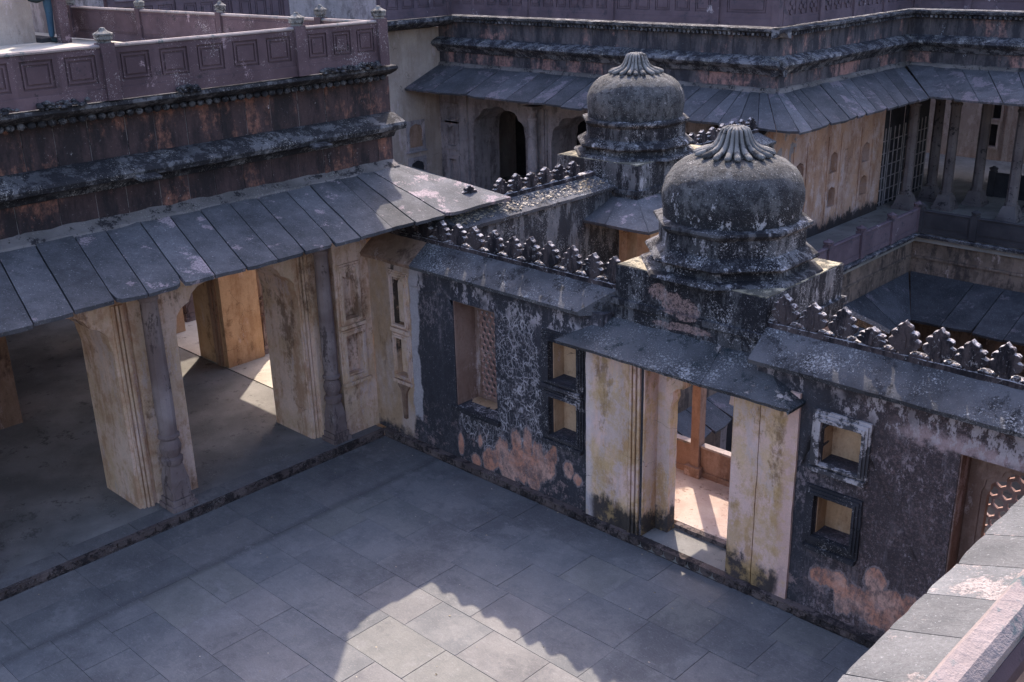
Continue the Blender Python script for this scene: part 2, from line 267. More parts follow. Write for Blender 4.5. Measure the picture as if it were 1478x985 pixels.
def mk_paving():
    m = Mt('courtyard_paving_stone')
    n1 = m.onoise(1.8, 6, 0.72); g = m.noise(55, 4, 0.85); md = m.noise(6.5, 6, 0.75, dist=0.6); lo = m.noise(0.45, 3, 0.6)
    col = m.mix(m.step(n1, 0.36, 0.66), (0.128, 0.132, 0.143), (0.185, 0.184, 0.19))
    warm = m.step(m.R, 0.45, 0.9)
    col = m.mix(m.mul(warm, 0.2), col, (0.25, 0.215, 0.20))
    yel = m.band(m.R, 0.12, 0.26, 0.02); col = m.mix(m.mul(yel, 0.22), col, (0.25, 0.235, 0.19))
    # long dark water stain under the eave line and darker margins along arcade and wall
    wob = m.mul(m.sub(m.noise(1.4, 4), 0.5), 0.10)
    stn = m.band(m.add(m.X, wob), 1.13, 1.27, 0.06)
    col = m.mix(m.mul(stn, 0.5), col, (0.06, 0.06, 0.065))
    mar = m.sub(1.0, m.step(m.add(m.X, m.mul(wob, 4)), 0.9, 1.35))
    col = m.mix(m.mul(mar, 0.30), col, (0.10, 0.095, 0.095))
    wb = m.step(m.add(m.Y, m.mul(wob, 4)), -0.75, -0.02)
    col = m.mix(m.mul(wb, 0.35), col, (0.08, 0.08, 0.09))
    d = m.step(m.add(m.mul(lo, 0.6), m.mul(md, 0.4)), 0.50, 0.62)
    col = m.mix(m.mul(d, 0.6), col, (0.07, 0.07, 0.08))
    pl = m.step(m.add(m.noise(1.1, 6, 0.78, off=(8, 2, 0)), m.mul(m.sub(md, 0.5), 0.3)), 0.54, 0.66); col = m.mix(m.mul(pl, 0.55), col, (0.215, 0.21, 0.215))
    sc = m.step(m.noise(7, 6, 0.8, sc=(1, 3.5, 1), dist=2.0), 0.56, 0.62)
    col = m.mix(m.mul(sc, 0.25), col, (0.34, 0.33, 0.35))
    sp = m.step(m.noise(45, 3, 0.9), 0.66, 0.70); col = m.mix(m.mul(sp, 0.45), col, (0.6, 0.58, 0.56))
    v = m.mul(m.mul(m.add(0.6, m.mul(g, 0.8)), m.add(0.75, m.mul(md, 0.5))), m.add(0.96, m.mul(m.R, 0.08)))
    h = m.add(m.mul(g, 0.2), m.mul(md, 0.8))
    return m.done(m.mulc(col, v), h, 0.5, 0.014, 0.75, 0.25)
MAT['paving'] = mk_paving()
MAT['joint'] = stone('joint_dirt', (0.05, 0.045, 0.045), (0.08, 0.07, 0.07), dark_amt=0.2, bump=0.5)

def mk_wallB():
    m = Mt('stained_courtyard_wall')
    fine = m.noise(46, 4, 0.85); md = m.noise(8, 6, 0.78); st = m.noise(4, 6, 0.72, sc=(1, 1, 0.2)); lo = m.noise(1.2, 4, 0.65)
    right = m.step(m.add(m.X, m.mul(m.sub(lo, 0.5), 1.0)), 6.9, 7.7)
    dk = m.mix(st, (0.016, 0.017, 0.022), (0.075, 0.073, 0.088))
    dk2 = m.mix(st, (0.026, 0.021, 0.024), (0.10, 0.076, 0.08))
    col = m.mix(right, dk, dk2)
    # scuffed pale flakes
    fl = m.step(m.add(m.mul(m.noise(17, 6, 0.88, sc=(1.2, 1, 0.7)), 0.75), m.mul(lo, 0.25)), 0.53, 0.57)
    col = m.mix(m.mul(fl, m.mul(m.add(0.30, m.mul(right, 0.2)), m.add(0.25, m.step(m.noise(1.1, 5, 0.7, off=(5, 5, 5)), 0.44, 0.60)))), col, (0.42, 0.34, 0.36))
    sp = m.step(m.noise(40, 3, 0.9, off=(6, 6, 6)), 0.63, 0.66); col = m.mix(m.mul(sp, m.mul(0.6, m.step(md, 0.42, 0.58))), col, (0.5, 0.46, 0.48))
    ps = m.mul(right, m.step(m.add(m.noise(24, 5, 0.9, off=(2, 6, 1)), m.mul(m.sub(lo, 0.5), 0.3)), 0.50, 0.60)); col = m.mix(m.mul(ps, 0.30), col, (0.34, 0.22, 0.21))
    dr = m.mul(m.step(m.noise(9, 6, 0.8, sc=(1, 1, 0.10), off=(4, 0, 7)), 0.53, 0.62), m.step(m.noise(1.3, 4, 0.7, sc=(1, 1, 0.5), off=(1, 7, 7)), 0.48, 0.60))
    col = m.mix(m.mul(dr, 0.34), col, (0.24, 0.205, 0.22))
    # pale lime remnants just under the coping
    tp = m.mul(m.step(m.Z, 2.36, 2.52), m.step(m.noise(9, 8, 0.75, sc=(1, 1, 0.5), off=(3, 0, 9)), 0.50, 0.54))
    tp = m.mul(tp, m.mx(m.step(m.noise(1.5, 3), 0.42, 0.56), m.step(m.X, 7.7, 8.2)))
    lim = m.mul(m.band(m.add(m.Z, m.mul(m.sub(md, 0.5), 0.35)), 2.42, 2.56, 0.05), m.step(m.X, 7.6, 8.1)); col = m.mix(m.mul(lim, 0.75), col, (0.50, 0.36, 0.36))
    col = m.mix(m.mul(tp, 0.8), col, (0.50, 0.44, 0.46))
    # pale root-like veins between window and niches
    ve = m.sub(1.0, m.step(m.vor(5.5, sc=(1.2, 1, 0.8), warp=0.55, wscale=2.2), 0.012, 0.05))
    ve2 = m.sub(1.0, m.step(m.vor(14, sc=(1.1, 1, 0.8), warp=0.3, wscale=5), 0.02, 0.09))
    vm = m.blob([(2.75, 1.55, 0.42, 1.15), (2.5, 0.75, 0.9, 0.4)], 'XZ', md, 0.8)
    vv = m.mul(m.mx(ve, m.mul(ve2, 0.65)), vm)
    col = m.mix(m.mul(vv, m.step(md, 0.38, 0.56)), col, (0.46, 0.42, 0.44))
    # fallen-plaster patches: salmon underlayer with a pale rim
    ed = m.add(m.mul(m.noise(4.2, 4, 0.7, sc=(1.2, 1, 0.6), off=(2, 2, 2)), 0.6), m.mul(m.noise(17, 5, 0.8, sc=(1.3, 1, 0.6)), 0.4))
    pc = [(1.61, .34, .06, .16), (1.91, .18, .10, .10), (2.18, .28, .15, .18), (2.43, .45, .15, .28), (2.55, .28, .2, .22), (2.70, .70, .10, .22), (2.77, .42, .26, .28), (3.1, .45, .24, .2),
          (2.9, .75, .08, .24), (3.0, .30, .12, .26), (3.10, .62, .11, .24), (3.26, .55, .12, .2), (3.36, .74, .07, .14), (3.62, .60, .09, .12), (3.76, .52, .08, .10), (2.0, .5, .05, .12),
          (7.28, .56, .24, .13), (7.48, .40, .20, .22), (7.72, .42, .24, .20), (7.76, .74, .12, .14), (7.95, .50, .26, .22), (8.2, .52, .22, .24), (7.9, .32, .2, .12)]
    rim = m.blob([(a, b, ra * 1.06 + .012, rb * 1.07 + .012) for a, b, ra, rb in pc], 'XZ', ed, 1.9)
    pt = m.blob(pc, 'XZ', ed, 1.9, 0.3)
    sal = m.mix(m.step(m.noise(3.5, 6), 0.4, 0.6), (0.58, 0.27, 0.185), (0.62, 0.37, 0.30))
    brk = m.add(0.25, m.mul(m.step(m.add(m.mul(m.noise(20, 5, 0.85, sc=(1.2, 1, 0.6), off=(7, 3, 3)), 0.6), m.mul(m.noise(5, 4, 0.7, off=(3, 9, 3)), 0.4)), 0.40, 0.54), 0.75))
    pt = m.mul(pt, brk); rim = m.mul(rim, brk)
    col = m.mix(m.mul(rim, 0.5), col, (0.42, 0.33, 0.33))
    col = m.mix(m.mul(pt, m.add(0.55, m.mul(m.step(md, 0.3, 0.5), 0.45))), col, sal)
    # lower margin scuffing
    lw = m.mul(m.sub(1.0, m.step(m.Z, 0.35, 0.95)), m.step(m.noise(6, 8, 0.75, off=(9, 1, 4)), 0.55, 0.60))
    col = m.mix(m.mul(lw, 0.65), col, (0.34, 0.24, 0.23))
    # ochre return near the corner, with a whitewashed strip
    wob = m.mul(m.sub(m.noise(1.7, 6, 0.62, sc=(1, 1, 1)), 0.5), 0.28)
    xw = m.add(m.add(m.X, wob), m.mul(m.Z, -0.035))
    och = m.mul(m.sub(1.0, m.step(xw, 0.60, 0.66)), m.step(m.add(m.Z, m.mul(m.sub(md, 0.5), 0.5)), 0.10, 0.28))
    oc = m.mix(m.step(m.noise(2.2, 7, 0.65, sc=(1, 1, 0.4)), 0.4, 0.62), (0.44, 0.30, 0.20), (0.50, 0.39, 0.35))
    oc = m.mix(m.mul(m.step(m.noise(3, 8, 0.7, sc=(1, 1, 0.3), off=(1, 4, 0)), 0.55, 0.64), 0.6), oc, (0.2, 0.12, 0.07))
    col = m.mix(och, col, oc)
    ws = m.mul(m.mul(m.step(xw, 0.60, 0.63), m.sub(1.0, m.step(xw, 0.77, 0.80))), m.step(m.add(m.Z, m.mul(m.sub(md, 0.5), 0.4)), 0.42, 0.55))
    col = m.mix(m.mul(ws, 0.95), col, m.mix(fine, (0.36, 0.33, 0.36), (0.52, 0.48, 0.51)))
    crk = m.mul(m.band(m.add(m.add(m.X, m.mul(m.sub(m.noise(5, 6, 0.7), 0.5), 0.30)), m.mul(m.Z, -0.03)), 0.21, 0.29, 0.02), m.band(m.Z, 1.35, 2.8, 0.15))
    col = m.mix(m.mul(crk, 0.9), col, (0.03, 0.026, 0.026))
    v = m.add(0.35, m.mul(m.add(m.mul(fine, 0.55), m.mul(md, 0.45)), 1.3))
    h = m.add(m.add(m.mul(fine, 0.35), m.mul(md, 0.6)), m.sub(m.mul(vv, 0.35), m.mul(pt, 0.35)))
    return m.done(m.mulc(col, v), h, 0.85, 0.03, 0.86, 0.25)
MAT['wallB'] = mk_wallB()
MAT['wallD'] = stone('grey_stained_wall', (0.10, 0.10, 0.11), (0.22, 0.215, 0.225), dark=(0.03, 0.03, 0.035), dark_amt=0.58, streak=True, patch=(0.36, 0.345, 0.36), patch_amt=0.3, speck=(0.45, 0.44, 0.45), speck_amt=0.5, bump=0.9, dist=0.03, grain=0.6)
MAT['jeans'] = stone('blue_denim', (0.04, 0.08, 0.13), (0.06, 0.12, 0.18), dark_amt=0.1, bump=0.3, dist=0.004)
MAT['cloth_dark'] = stone('dark_cloth', (0.02, 0.03, 0.035), (0.03, 0.045, 0.05), dark_amt=0, bump=0.3, dist=0.004)
MAT['skin'] = stone('skin', (0.22, 0.12, 0.08), (0.25, 0.14, 0.1), dark_amt=0, bump=0.1, dist=0.002)

# ------------------------------------------------------------------ geometry helpers
class Fr:       # wall frame: u along, v up, w outwards
    def __init__(s, o, U, N): s.o = Vector(o); s.U = Vector(U); s.N = Vector(N)
    def __call__(s, u, v, w): return s.o + s.U * u + Vector((0, 0, 1)) * v + s.N * w

class MB:
    def __init__(s): s.v = []; s.f = []
    def add(s, vs, fs):
        b = len(s.v); s.v += [tuple(p) for p in vs]; s.f += [tuple(b + i for i in f) for f in fs]
    def hexa(s, c):     # 8 corners: bottom 4 then top 4
        s.add(c, [(0, 3, 2, 1), (4, 5, 6, 7), (0, 1, 5, 4), (1, 2, 6, 5), (2, 3, 7, 6), (3, 0, 4, 7)])
    def box(s, x0, x1, y0, y1, z0, z1):
        s.hexa([(x0, y0, z0), (x1, y0, z0), (x1, y1, z0), (x0, y1, z0), (x0, y0, z1), (x1, y0, z1), (x1, y1, z1), (x0, y1, z1)])
    def fbox(s, fr, u0, u1, v0, v1, w0, w1):
        s.hexa([fr(u0, v0, w0), fr(u1, v0, w0), fr(u1, v0, w1), fr(u0, v0, w1), fr(u0, v1, w0), fr(u1, v1, w0), fr(u1, v1, w1), fr(u0, v1, w1)])
    def prism(s, fr, outline, holes, w0, w1):
        loops = [outline] + list(holes)
        tri = tessellate_polygon([[Vector((a, b, 0)) for a, b in lp] for lp in loops])
        pts = [p for lp in loops for p in lp]; n = len(pts)
        vs = [fr(a, b, w1) for a, b in pts] + [fr(a, b, w0) for a, b in pts]
        fs = [tuple(t) for t in tri] + [tuple(i + n for i in reversed(t)) for t in tri]
        k = 0
        for lp in loops:
            m = len(lp)
            for i in range(m):
                j = (i + 1) % m; fs.append((k + i, k + j, n + k + j, n + k + i))
            k += m
        s.add(vs, fs)
    def extr(s, fr, prof, u0, u1):      # profile of (w, v) swept along u
        n = len(prof)
        vs = [fr(u0, v, w) for w, v in prof] + [fr(u1, v, w) for w, v in prof]
        s.add(vs, [tuple(range(n)), tuple(reversed(range(n, 2 * n)))] + [(i, (i + 1) % n, n + (i + 1) % n, n + i) for i in range(n)])
    def lathe(s, cx, cy, prof, n=24, rot=0.0, lobes=0, lamp=0.0):
        vs = []
        for (r, z) in prof:
            for i in range(n):
                a = rot + 2 * PI * i / n; rr = r * (1 + lamp * (abs(math.cos(lobes * a / 2)) - 0.5)) if lobes else r
                vs.append((cx + rr * math.cos(a), cy + rr * math.sin(a), z))
        fs = [tuple(reversed(range(n))), tuple(range((len(prof) - 1) * n, len(prof) * n))]
        for k in range(len(prof) - 1):
            for i in range(n):
                j = (i + 1) % n; fs.append((k * n + i, k * n + j, (k + 1) * n + j, (k + 1) * n + i))
        s.add(vs, fs)
    def tube(s, pts, rads, n=8):
        pts = [Vector(p) for p in pts]; vs = []
        for k, p in enumerate(pts):
            t = (pts[min(k + 1, len(pts) - 1)] - pts[max(k - 1, 0)]).normalized()
            a = t.orthogonal().normalized() if abs(t.z) > 0.99 else t.cross(Vector((0, 0, 1))).normalized(); b = t.cross(a)
            for i in range(n):
                g = 2 * PI * i / n; vs.append(p + (a * math.cos(g) + b * math.sin(g)) * rads[k])
        fs = [tuple(reversed(range(n))), tuple(range((len(pts) - 1) * n, len(pts) * n))]
        for k in range(len(pts) - 1):
            for i in range(n):
                j = (i + 1) % n; fs.append((k * n + i, k * n + j, (k + 1) * n + j, (k + 1) * n + i))
        s.add(vs, fs)
    def mesh(s, name, mat, rough=None, smooth=None, bevel=0.0):
        me = bpy.data.meshes.new(name); me.from_pydata(s.v, [], s.f)
        bm = bmesh.new(); bm.from_mesh(me)
        bmesh.ops.recalc_face_normals(bm, faces=bm.faces)
        if bevel:
            es = [e for e in bm.edges if len(e.link_faces) == 2 and e.calc_face_angle(0) > 0.6]
            bmesh.ops.bevel(bm, geom=es, offset=bevel, segments=1, affect='EDGES')
        if rough:
            L, amp, nsc = rough
            for _ in range(6):
                es = [e for e in bm.edges if e.calc_length() > L]
                if not es or len(bm.faces) > 90000: break
                bmesh.ops.subdivide_edges(bm, edges=es, cuts=1, use_grid_fill=True)
                ng = [f for f in bm.faces if len(f.verts) > 4]
                if ng: bmesh.ops.triangulate(bm, faces=ng)
            for v in bm.verts:
                p = v.co
                v.co = p + (mnoise.noise_vector(p * nsc) * 0.7 + mnoise.noise_vector(p * nsc * 3.1) * 0.45) * amp
        if smooth is None: smooth = 0.6 if rough else None
        if smooth is not None:
            for f in bm.faces: f.smooth = True
            for e in bm.edges:
                if len(e.link_faces) == 2 and e.calc_face_angle(0) > smooth: e.smooth = False
        bm.to_mesh(me); bm.free(); me.materials.append(mat)
        return me
    def build(s, name, mat, parent=None, **k):
        return link(name, s.mesh(name, mat, **k), parent)

def link(name, me, parent=None, loc=(0, 0, 0), rz=0.0):
    o = bpy.data.objects.new(name, me); COL.objects.link(o)
    loc = Vector(loc)
    if parent is not None:
        o.parent = parent
        if parent.type == 'EMPTY': loc = loc - Vector(parent.location)
        elif 'org' in parent: loc = loc - Vector(parent['org'])
    o.location = loc; o.rotation_euler = (0, 0, rz)
    return o
def thing(name, label, cat, loc, group=None):
    o = bpy.data.objects.new(name, None); COL.objects.link(o); o.location = loc; o.empty_display_size = 0.3
    o['label'] = label; o['category'] = cat
    if group: o['group'] = group
    return o
def struct(name, mb, mat, **k):
    o = mb.build(name, mat, None, **k); o['kind'] = 'structure'; return o

def rect(u0, u1, v0, v1): return [(u0, v0), (u1, v0), (u1, v1), (u0, v1)]
def arch(u0, u1, v0, vs, va, lobes=5, dip=0.035, n=4):     # opening outline with a cusped head
    c = (u0 + u1) / 2; a = (u1 - u0) / 2; b = va - vs
    pts = [(u0, v0), (u1, v0)]
    ks = [i / lobes for i in range(lobes + 1)]
    head = []
    for i in range(lobes):
        t0, t1 = ks[i] * PI, ks[i + 1] * PI
        for j in range(n):
            q = j / n; t = t0 + (t1 - t0) * q
            k = 1 - dip / a * 2.2 * (1 - math.sin(PI * q)) * (0 if (i == 0 and j == 0) else 1)
            x = c + a * math.cos(t) * k; z = vs + b * (abs(math.sin(t)) ** 0.85) * k
            head.append((x, z))
    head.append((u0, vs))
    return pts + head
FX = lambda y: Fr((0, y, 0), (1, 0, 0), (0, -1, 0))     # wall facing -Y
FY = lambda x: Fr((x, 0, 0), (0, 1, 0), (1, 0, 0))      # wall facing +X

def slabs(parent, quads, th, mat, drop=0.0, nu=3, nv=5, seed=1, name='roof_slab', gap=0.008, amp=0.006, jit=1.0):
    """roof slabs: each quad = (eave a, eave b, top b, top a)"""
    rr = random.Random(seed)
    for (a, b, c, d) in quads:
        a, b, c, d = map(Vector, (a, b, c, d))
        lift = Vector((0, 0, rr.uniform(-0.008, 0.012) * jit))
        ea = (b - a); L = max(ea.length, 0.01); e = ea / L
        over = rr.uniform(-0.02, 0.02) * jit; sl = (a - d); sl = sl / max(sl.length, .01)
        a2 = a + e * gap + sl * over + lift; b2 = b - e * gap + sl * (over + rr.uniform(-.012, .012) * jit) + lift
        ct = (c - d); lt = max(ct.length, 1e-6); et = ct / lt if ct.length > 1e-4 else Vector((0, 0, 0))
        g = min(gap, lt * .2)
        c2 = c - et * g + lift; d2 = d + et * g + lift
        chip = [rr.choice((0, 0, 0.0, .02, .05)) * jit, rr.choice((0, 0, 0.0, .02, .05)) * jit]
        nrm = (b2 - a2).cross(d2 - a2).normalized()
        if nrm.z < 0: nrm = -nrm
        vs = []
        for layer in (0, 1):
            for j in range(nv + 1):
                for i in range(nu + 1):
                    p = (a2.lerp(b2, i / nu)).lerp(d2.lerp(c2, i / nu), j / nv)
                    q = p - nrm * (th * layer)
                    nz = mnoise.noise(Vector((p.x * 3, p.y * 3, p.z * 3 + seed)))
                    q = q + nrm * nz * amp * (1 if layer == 0 else .3)
                    if j == 0: q = q + sl * (mnoise.noise(p * 7) * 0.014)
                    if j <= 1 and i in (0, nu) and chip[i > 0]: q = q - sl * chip[i > 0] * (1.0 if j == 0 else .2) + e * (chip[i > 0] * .5 * (1 if i == 0 else -1) * (j == 0))
                    vs.append(q)
        N = (nu + 1) * (nv + 1); fs = []
        at = lambda l, i, j: l * N + j * (nu + 1) + i
        for j in range(nv):
            for i in range(nu):
                fs.append((at(0, i, j), at(0, i + 1, j), at(0, i + 1, j + 1), at(0, i, j + 1)))
                fs.append((at(1, i, j), at(1, i, j + 1), at(1, i + 1, j + 1), at(1, i + 1, j)))
        for i in range(nu):
            fs.append((at(0, i, 0), at(1, i, 0), at(1, i + 1, 0), at(0, i + 1, 0)))
            fs.append((at(0, i, nv), at(0, i + 1, nv), at(1, i + 1, nv), at(1, i, nv)))
        for j in range(nv):
            fs.append((at(0, 0, j), at(0, 0, j + 1), at(1, 0, j + 1), at(1, 0, j)))
            fs.append((at(0, nu, j), at(1, nu, j), at(1, nu, j + 1), at(0, nu, j + 1)))
        mb = MB(); mb.add(vs, fs); mb.build(name, mat, parent, smooth=0.5)

def carved_post(parent, x, y, z0, z1, w=0.17, mat=None, name='rail_post', tip=0.22):
    mat = mat or MAT['violet']; h = w / 2
    mb = MB(); mb.box(x - h, x + h, y - h, y + h, z0, z1)
    p = mb.build(name, mat, parent, rough=(0.2, 0.003, 5))
    t = MB(); r = w * 0.62
    t.lathe(x, y, [(r * .8, z1), (r * .75, z1 + .03 * tip / .22), (r * 1.0, z1 + .05 * tip / .22), (r * 1.02, z1 + .11 * tip / .22), (r * 1.12, z1 + .12 * tip / .22),
                   (r * 1.1, z1 + .14 * tip / .22), (r * .55, z1 + .175 * tip / .22), (r * .35, z1 + .2 * tip / .22), (r * .3, z1 + tip), (0.005, z1 + tip + .005)], 8, PI / 8)
    t.build('finial', MAT['finial'] if mat is MAT['violet'] else mat, p)
    return p

def rail(parent, fr, posts, zb, zt, per_bay, mat, base_h=0.12, th=0.06, coping=True, style='panel', post_w=0.17, post_up=0.06, tip=0.2, postmat=None):
    """sandstone balustrade: posts at u positions; one framed panel slab per division"""
    for u in posts:
        p = fr(u, 0, 0); carved_post(parent, p.x, p.y, zb, zt + post_up, post_w, postmat or mat, tip=tip)
    for k in range(len(posts) - 1):
        a, b = posts[k] + post_w / 2, posts[k + 1] - post_w / 2
        mb = MB(); mb.fbox(fr, a, b, zb, zb + base_h, -th / 2 - .012, th / 2 + .012)
        mb.build('rail_base', mat, parent, rough=(0.35, 0.004, 4))
        n = per_bay[k] if isinstance(per_bay, list) else per_bay
        wd = (b - a) / n; z0, z1 = zb + base_h, zt - 0.03
        for i in range(n):
            u0, u1 = a + wd * i, a + wd * (i + 1)
            mb = MB()
            if style == 'plain':
                mb.fbox(fr, u0, u1, z0, z1, -th / 2, th / 2)
                mb.fbox(fr, u0 + .06, u1 - .06, z0 + .05, z1 - .05, th / 2, th / 2 + .012)
                mb.build('rail_panel', mat, parent)
            elif style == 'flower':
                hs = []; cu, cz = (u0 + u1) / 2, (z0 + z1) / 2; q = min(wd, z1 - z0) * .36
                mb.prism(fr, rect(u0, u1, z0, z1), [rect(cu - q * 1.05, cu + q * 1.05, z0 + .05, z1 - .05)], th / 2 - .02, th / 2)
                mb.fbox(fr, u0, u1, z0, z1, -th / 2, th / 2 - .02)
                o = mb.build('rail_panel', mat, parent)
                fl = MB()
                for cz2 in ((z0 * .72 + z1 * .28), (z0 * .28 + z1 * .72)):
                    for t in range(4):
                        an = t * PI / 2; r1 = q * .55
                        fl.prism(fr, [(cu + r1 * math.cos(an) + .35 * q * math.cos(g), cz2 + r1 * math.sin(an) + .35 * q * math.sin(g)) for g in [2 * PI * e / 8 for e in range(8)]], [], th / 2 - .02, th / 2 + .004)
                fl.build('carved_flower', mat, o)
            else:
                mg = wd * .13; mv = (z1 - z0) * .15; s1 = .022
                mb.prism(fr, rect(u0, u1, z0, z1), [rect(u0 + mg, u1 - mg, z0 + mv, z1 - mv)], th / 2 - .022, th / 2)
                mb.fbox(fr, u0, u1, z0, z1, -th / 2, th / 2 - .022)
                mb.prism(fr, rect(u0 + mg + s1, u1 - mg - s1, z0 + mv + s1, z1 - mv - s1), [rect(u0 + mg + 2 * s1, u1 - mg - 2 * s1, z0 + mv + 2 * s1, z1 - mv - 2 * s1)], th / 2 - .024, th / 2 - .008)
                mb.fbox(fr, u0 + mg + 3 * s1, u1 - mg - 3 * s1, z0 + mv + 3 * s1, z1 - mv - 3 * s1, th / 2 - .026, th / 2 - .006)
                mb.build('rail_panel', mat, parent)
        mb = MB(); mb.extr(fr, [(-th / 2 - .015, z1), (th / 2 + .015, z1), (th / 2 + .02, z1 + .018), (th / 2 + .004, z1 + .035), (-th / 2 - .004, z1 + .035), (-th / 2 - .02, z1 + .018)], a, b)
        mb.build('coping', MAT['coping'] if coping else mat, parent, rough=(0.3, 0.003, 5))

def fpanels(parent, fr, u0, u1, v0, v1, wd, w0, w1, mat, seed, name='frieze_panel'):
    rr = random.Random(seed); u = u0
    mb = MB(); mb.fbox(fr, u0 + .01, u1 - .01, v0 + .01, v1 - .01, w1 - .03, w1 - .006); mb.build('joint_mortar', MAT['mortar'], parent)
    while u < u1 - 0.05:
        e = min(u + wd * rr.uniform(.85, 1.15), u1)
        if u1 - e < wd * .4: e = u1
        mb = MB(); d = rr.uniform(-.004, .006)
        mb.fbox(fr, u + .005, e - .005, v0, v1, w0, w1 + d)
        mb.build(name, mat, parent, rough=(0.3, 0.004, 4)); u = e

def column(parent, x, y, z0, z1, r=0.13, mat=None, name='column', n=12, base=0.36):
    mat = mat or MAT['column']; H = z1 - z0; h = base / 2
    def sq(hh, a, b):
        m = MB(); m.box(x - hh, x + hh, y - hh, y + hh, a, b); return m
    mb = MB()
    mb.lathe(x, y, [(r * 1.0, z0 + .62), (r * 1.15, z0 + .66), (r * 1.15, z0 + .70), (r * .8, z0 + .73), (r * 1.05, z0 + .80), (r * 1.15, z0 + .86), (r * 1.0, z0 + .93),
                    (r * .8, z0 + .97), (r * 1.12, z0 + 1.0), (r * 1.12, z0 + 1.03), (r * .92, z0 + 1.05), (r * .98, z0 + 1.4), (r * .86, z1 - .35), (r * 1.0, z1 - .33), (r * 1.0, z1 - .29), (r * .84, z1 - .27), (r * .84, z1 - .2)], n, PI / n)
    sh = mb.build(name, mat, parent, rough=(0.25, 0.003, 5), smooth=0.45)
    b = sq(h, z0, z0 + .07); b.box(x - h * .86, x + h * .86, y - h * .86, y + h * .86, z0 + .07, z0 + .15)
    b.box(x - h * .72, x + h * .72, y - h * .72, y + h * .72, z0 + .15, z0 + .40)
    b.hexa([(x - h * .72, y - h * .72, z0 + .4), (x + h * .72, y - h * .72, z0 + .4), (x + h * .72, y + h * .72, z0 + .4), (x - h * .72, y + h * .72, z0 + .4),
            (x - h * .5, y - h * .5, z0 + .62), (x + h * .5, y - h * .5, z0 + .62), (x + h * .5, y + h * .5, z0 + .62), (x - h * .5, y + h * .5, z0 + .62)])
    for sx, sy in ((1, 0), (-1, 0), (0, 1), (0, -1)):     # carved leaves on the base block
        f = Fr((x, y, 0), (-sy, sx, 0), (sx, sy, 0))
        b.prism(f, [(-.10, z0 + .16), (.10, z0 + .16), (.11, z0 + .26), (.05, z0 + .34), (0, z0 + .40), (-.05, z0 + .34), (-.11, z0 + .26)], [], h * .72, h * .80)
    b.build('column_base', mat, sh, rough=(0.15, 0.004, 6))
    c = MB(); c.lathe(x, y, [(r * .85, z1 - .2), (r * 1.25, z1 - .12), (r * 1.25, z1 - .08)], 8, PI / 8)
    c.box(x - r * 1.35, x + r * 1.35, y - r * 1.35, y + r * 1.35, z1 - .08, z1)
    c.build('capital', mat, sh, rough=(0.15, 0.003, 6))
    return sh

# ------------------------------------------------------------------ ground and floors
mb = MB(); mb.add([(-60, -38, -4.05), (38, -38, -4.05), (38, 60, -4.05), (-60, 60, -4.05)], [(0, 1, 2, 3)]); struct('ground', mb, MAT['earth'])
mb = MB(); mb.box(-60, 0.79, 3.4, 9.0, -4.0, -0.3); mb.box(-60, -9.1, 9.0, 60, -4.0, -0.3); struct('mossy_yard', mb, MAT['lawn'])

# courtyard paving: a bed with every stone slab on it
bed = MB(); bed.box(0.03, 11.3, -13, 0.0, -0.30, -0.012); floor = struct('courtyard_floor', bed, MAT['joint'])
rr = random.Random(3)
def pave(x0, x1, y0, y1, name='paving_slab'):
    g = 0.0015
    t0 = rr.uniform(-.002, .003); j = [t0 + rr.uniform(-.0018, .0022) for _ in range(4)]
    m = MB(); m.hexa([(x0 + g, y0 + g, -.04), (x1 - g, y0 + g, -.04), (x1 - g, y1 - g, -.04), (x0 + g, y1 - g, -.04),
                      (x0 + g, y0 + g, j[0]), (x1 - g, y0 + g, j[1]), (x1 - g, y1 - g, j[2]), (x0 + g, y1 - g, j[3])])
    m.build(name, MAT['paving'], floor, bevel=0.002)
y = -0.005
while y > -8.2:                                  # strip along the arcade
    d = rr.uniform(.75, 1.15); split = rr.uniform(.5, .68)
    pave(0.035, split, y - d, y); pave(split, 1.2, y - d, y); y -= d
yy = -0.005
while yy > -8.2:                                 # main field, rows parallel to the long wall
    d = rr.choice((.47, .52, .58, .62)); x = 1.2 + rr.uniform(-.0, .0); first = True
    while x < 10.3:
        e = min(x + (rr.uniform(.35, .9) if first else rr.uniform(.58, .92)), 10.35); first = False
        if 10.35 - e < .2: e = 10.35
        pave(x, e, yy - d, yy); x = e
    yy -= d

# arcade hall floor (0.1 m above the courtyard) and the open terrace north of it
mb = MB(); mb.box(-9.2, -0.33, -12, -0.215, -0.3, 0.10); hall = struct('arcade_floor', mb, MAT['hallfloor'])
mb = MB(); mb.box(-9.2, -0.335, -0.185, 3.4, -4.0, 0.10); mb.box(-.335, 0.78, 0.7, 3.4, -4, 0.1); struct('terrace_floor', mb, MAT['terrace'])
k = -0.0; rr = random.Random(5)
while k > -9:                                     # kerb stones between the piers and the carved band
    d = rr.uniform(.9, 1.5); m = MB(); m.box(-0.325, -0.006, k - d + .004, k - .004, -0.05, 0.106 + rr.uniform(-.003, .003)); m.build('kerb_stone', MAT['paving'], hall, rough=(.3, .003, 4)); k -= d

lt = MB(); rr = random.Random(44)
for _ in range(150):
    cx, cy = rr.uniform(.1, 9.5), -8 * rr.random() ** 1.4 - .03; s_ = rr.uniform(.004, .014); a = rr.uniform(0, 6)
    lt.add([(cx + s_ * math.cos(a + q) * (1 + .5 * (q > 3)), cy + s_ * math.sin(a + q), .004 + rr.uniform(0, .006)) for q in (0, 1.7, 3.3, 4.9)], [(0, 1, 2, 3)])
o = lt.build('paving_litter', MAT['debris'], None); o['kind'] = 'stuff'; o['label'] = 'tiny pale scraps of litter scattered over the courtyard paving'; o['category'] = 'litter'

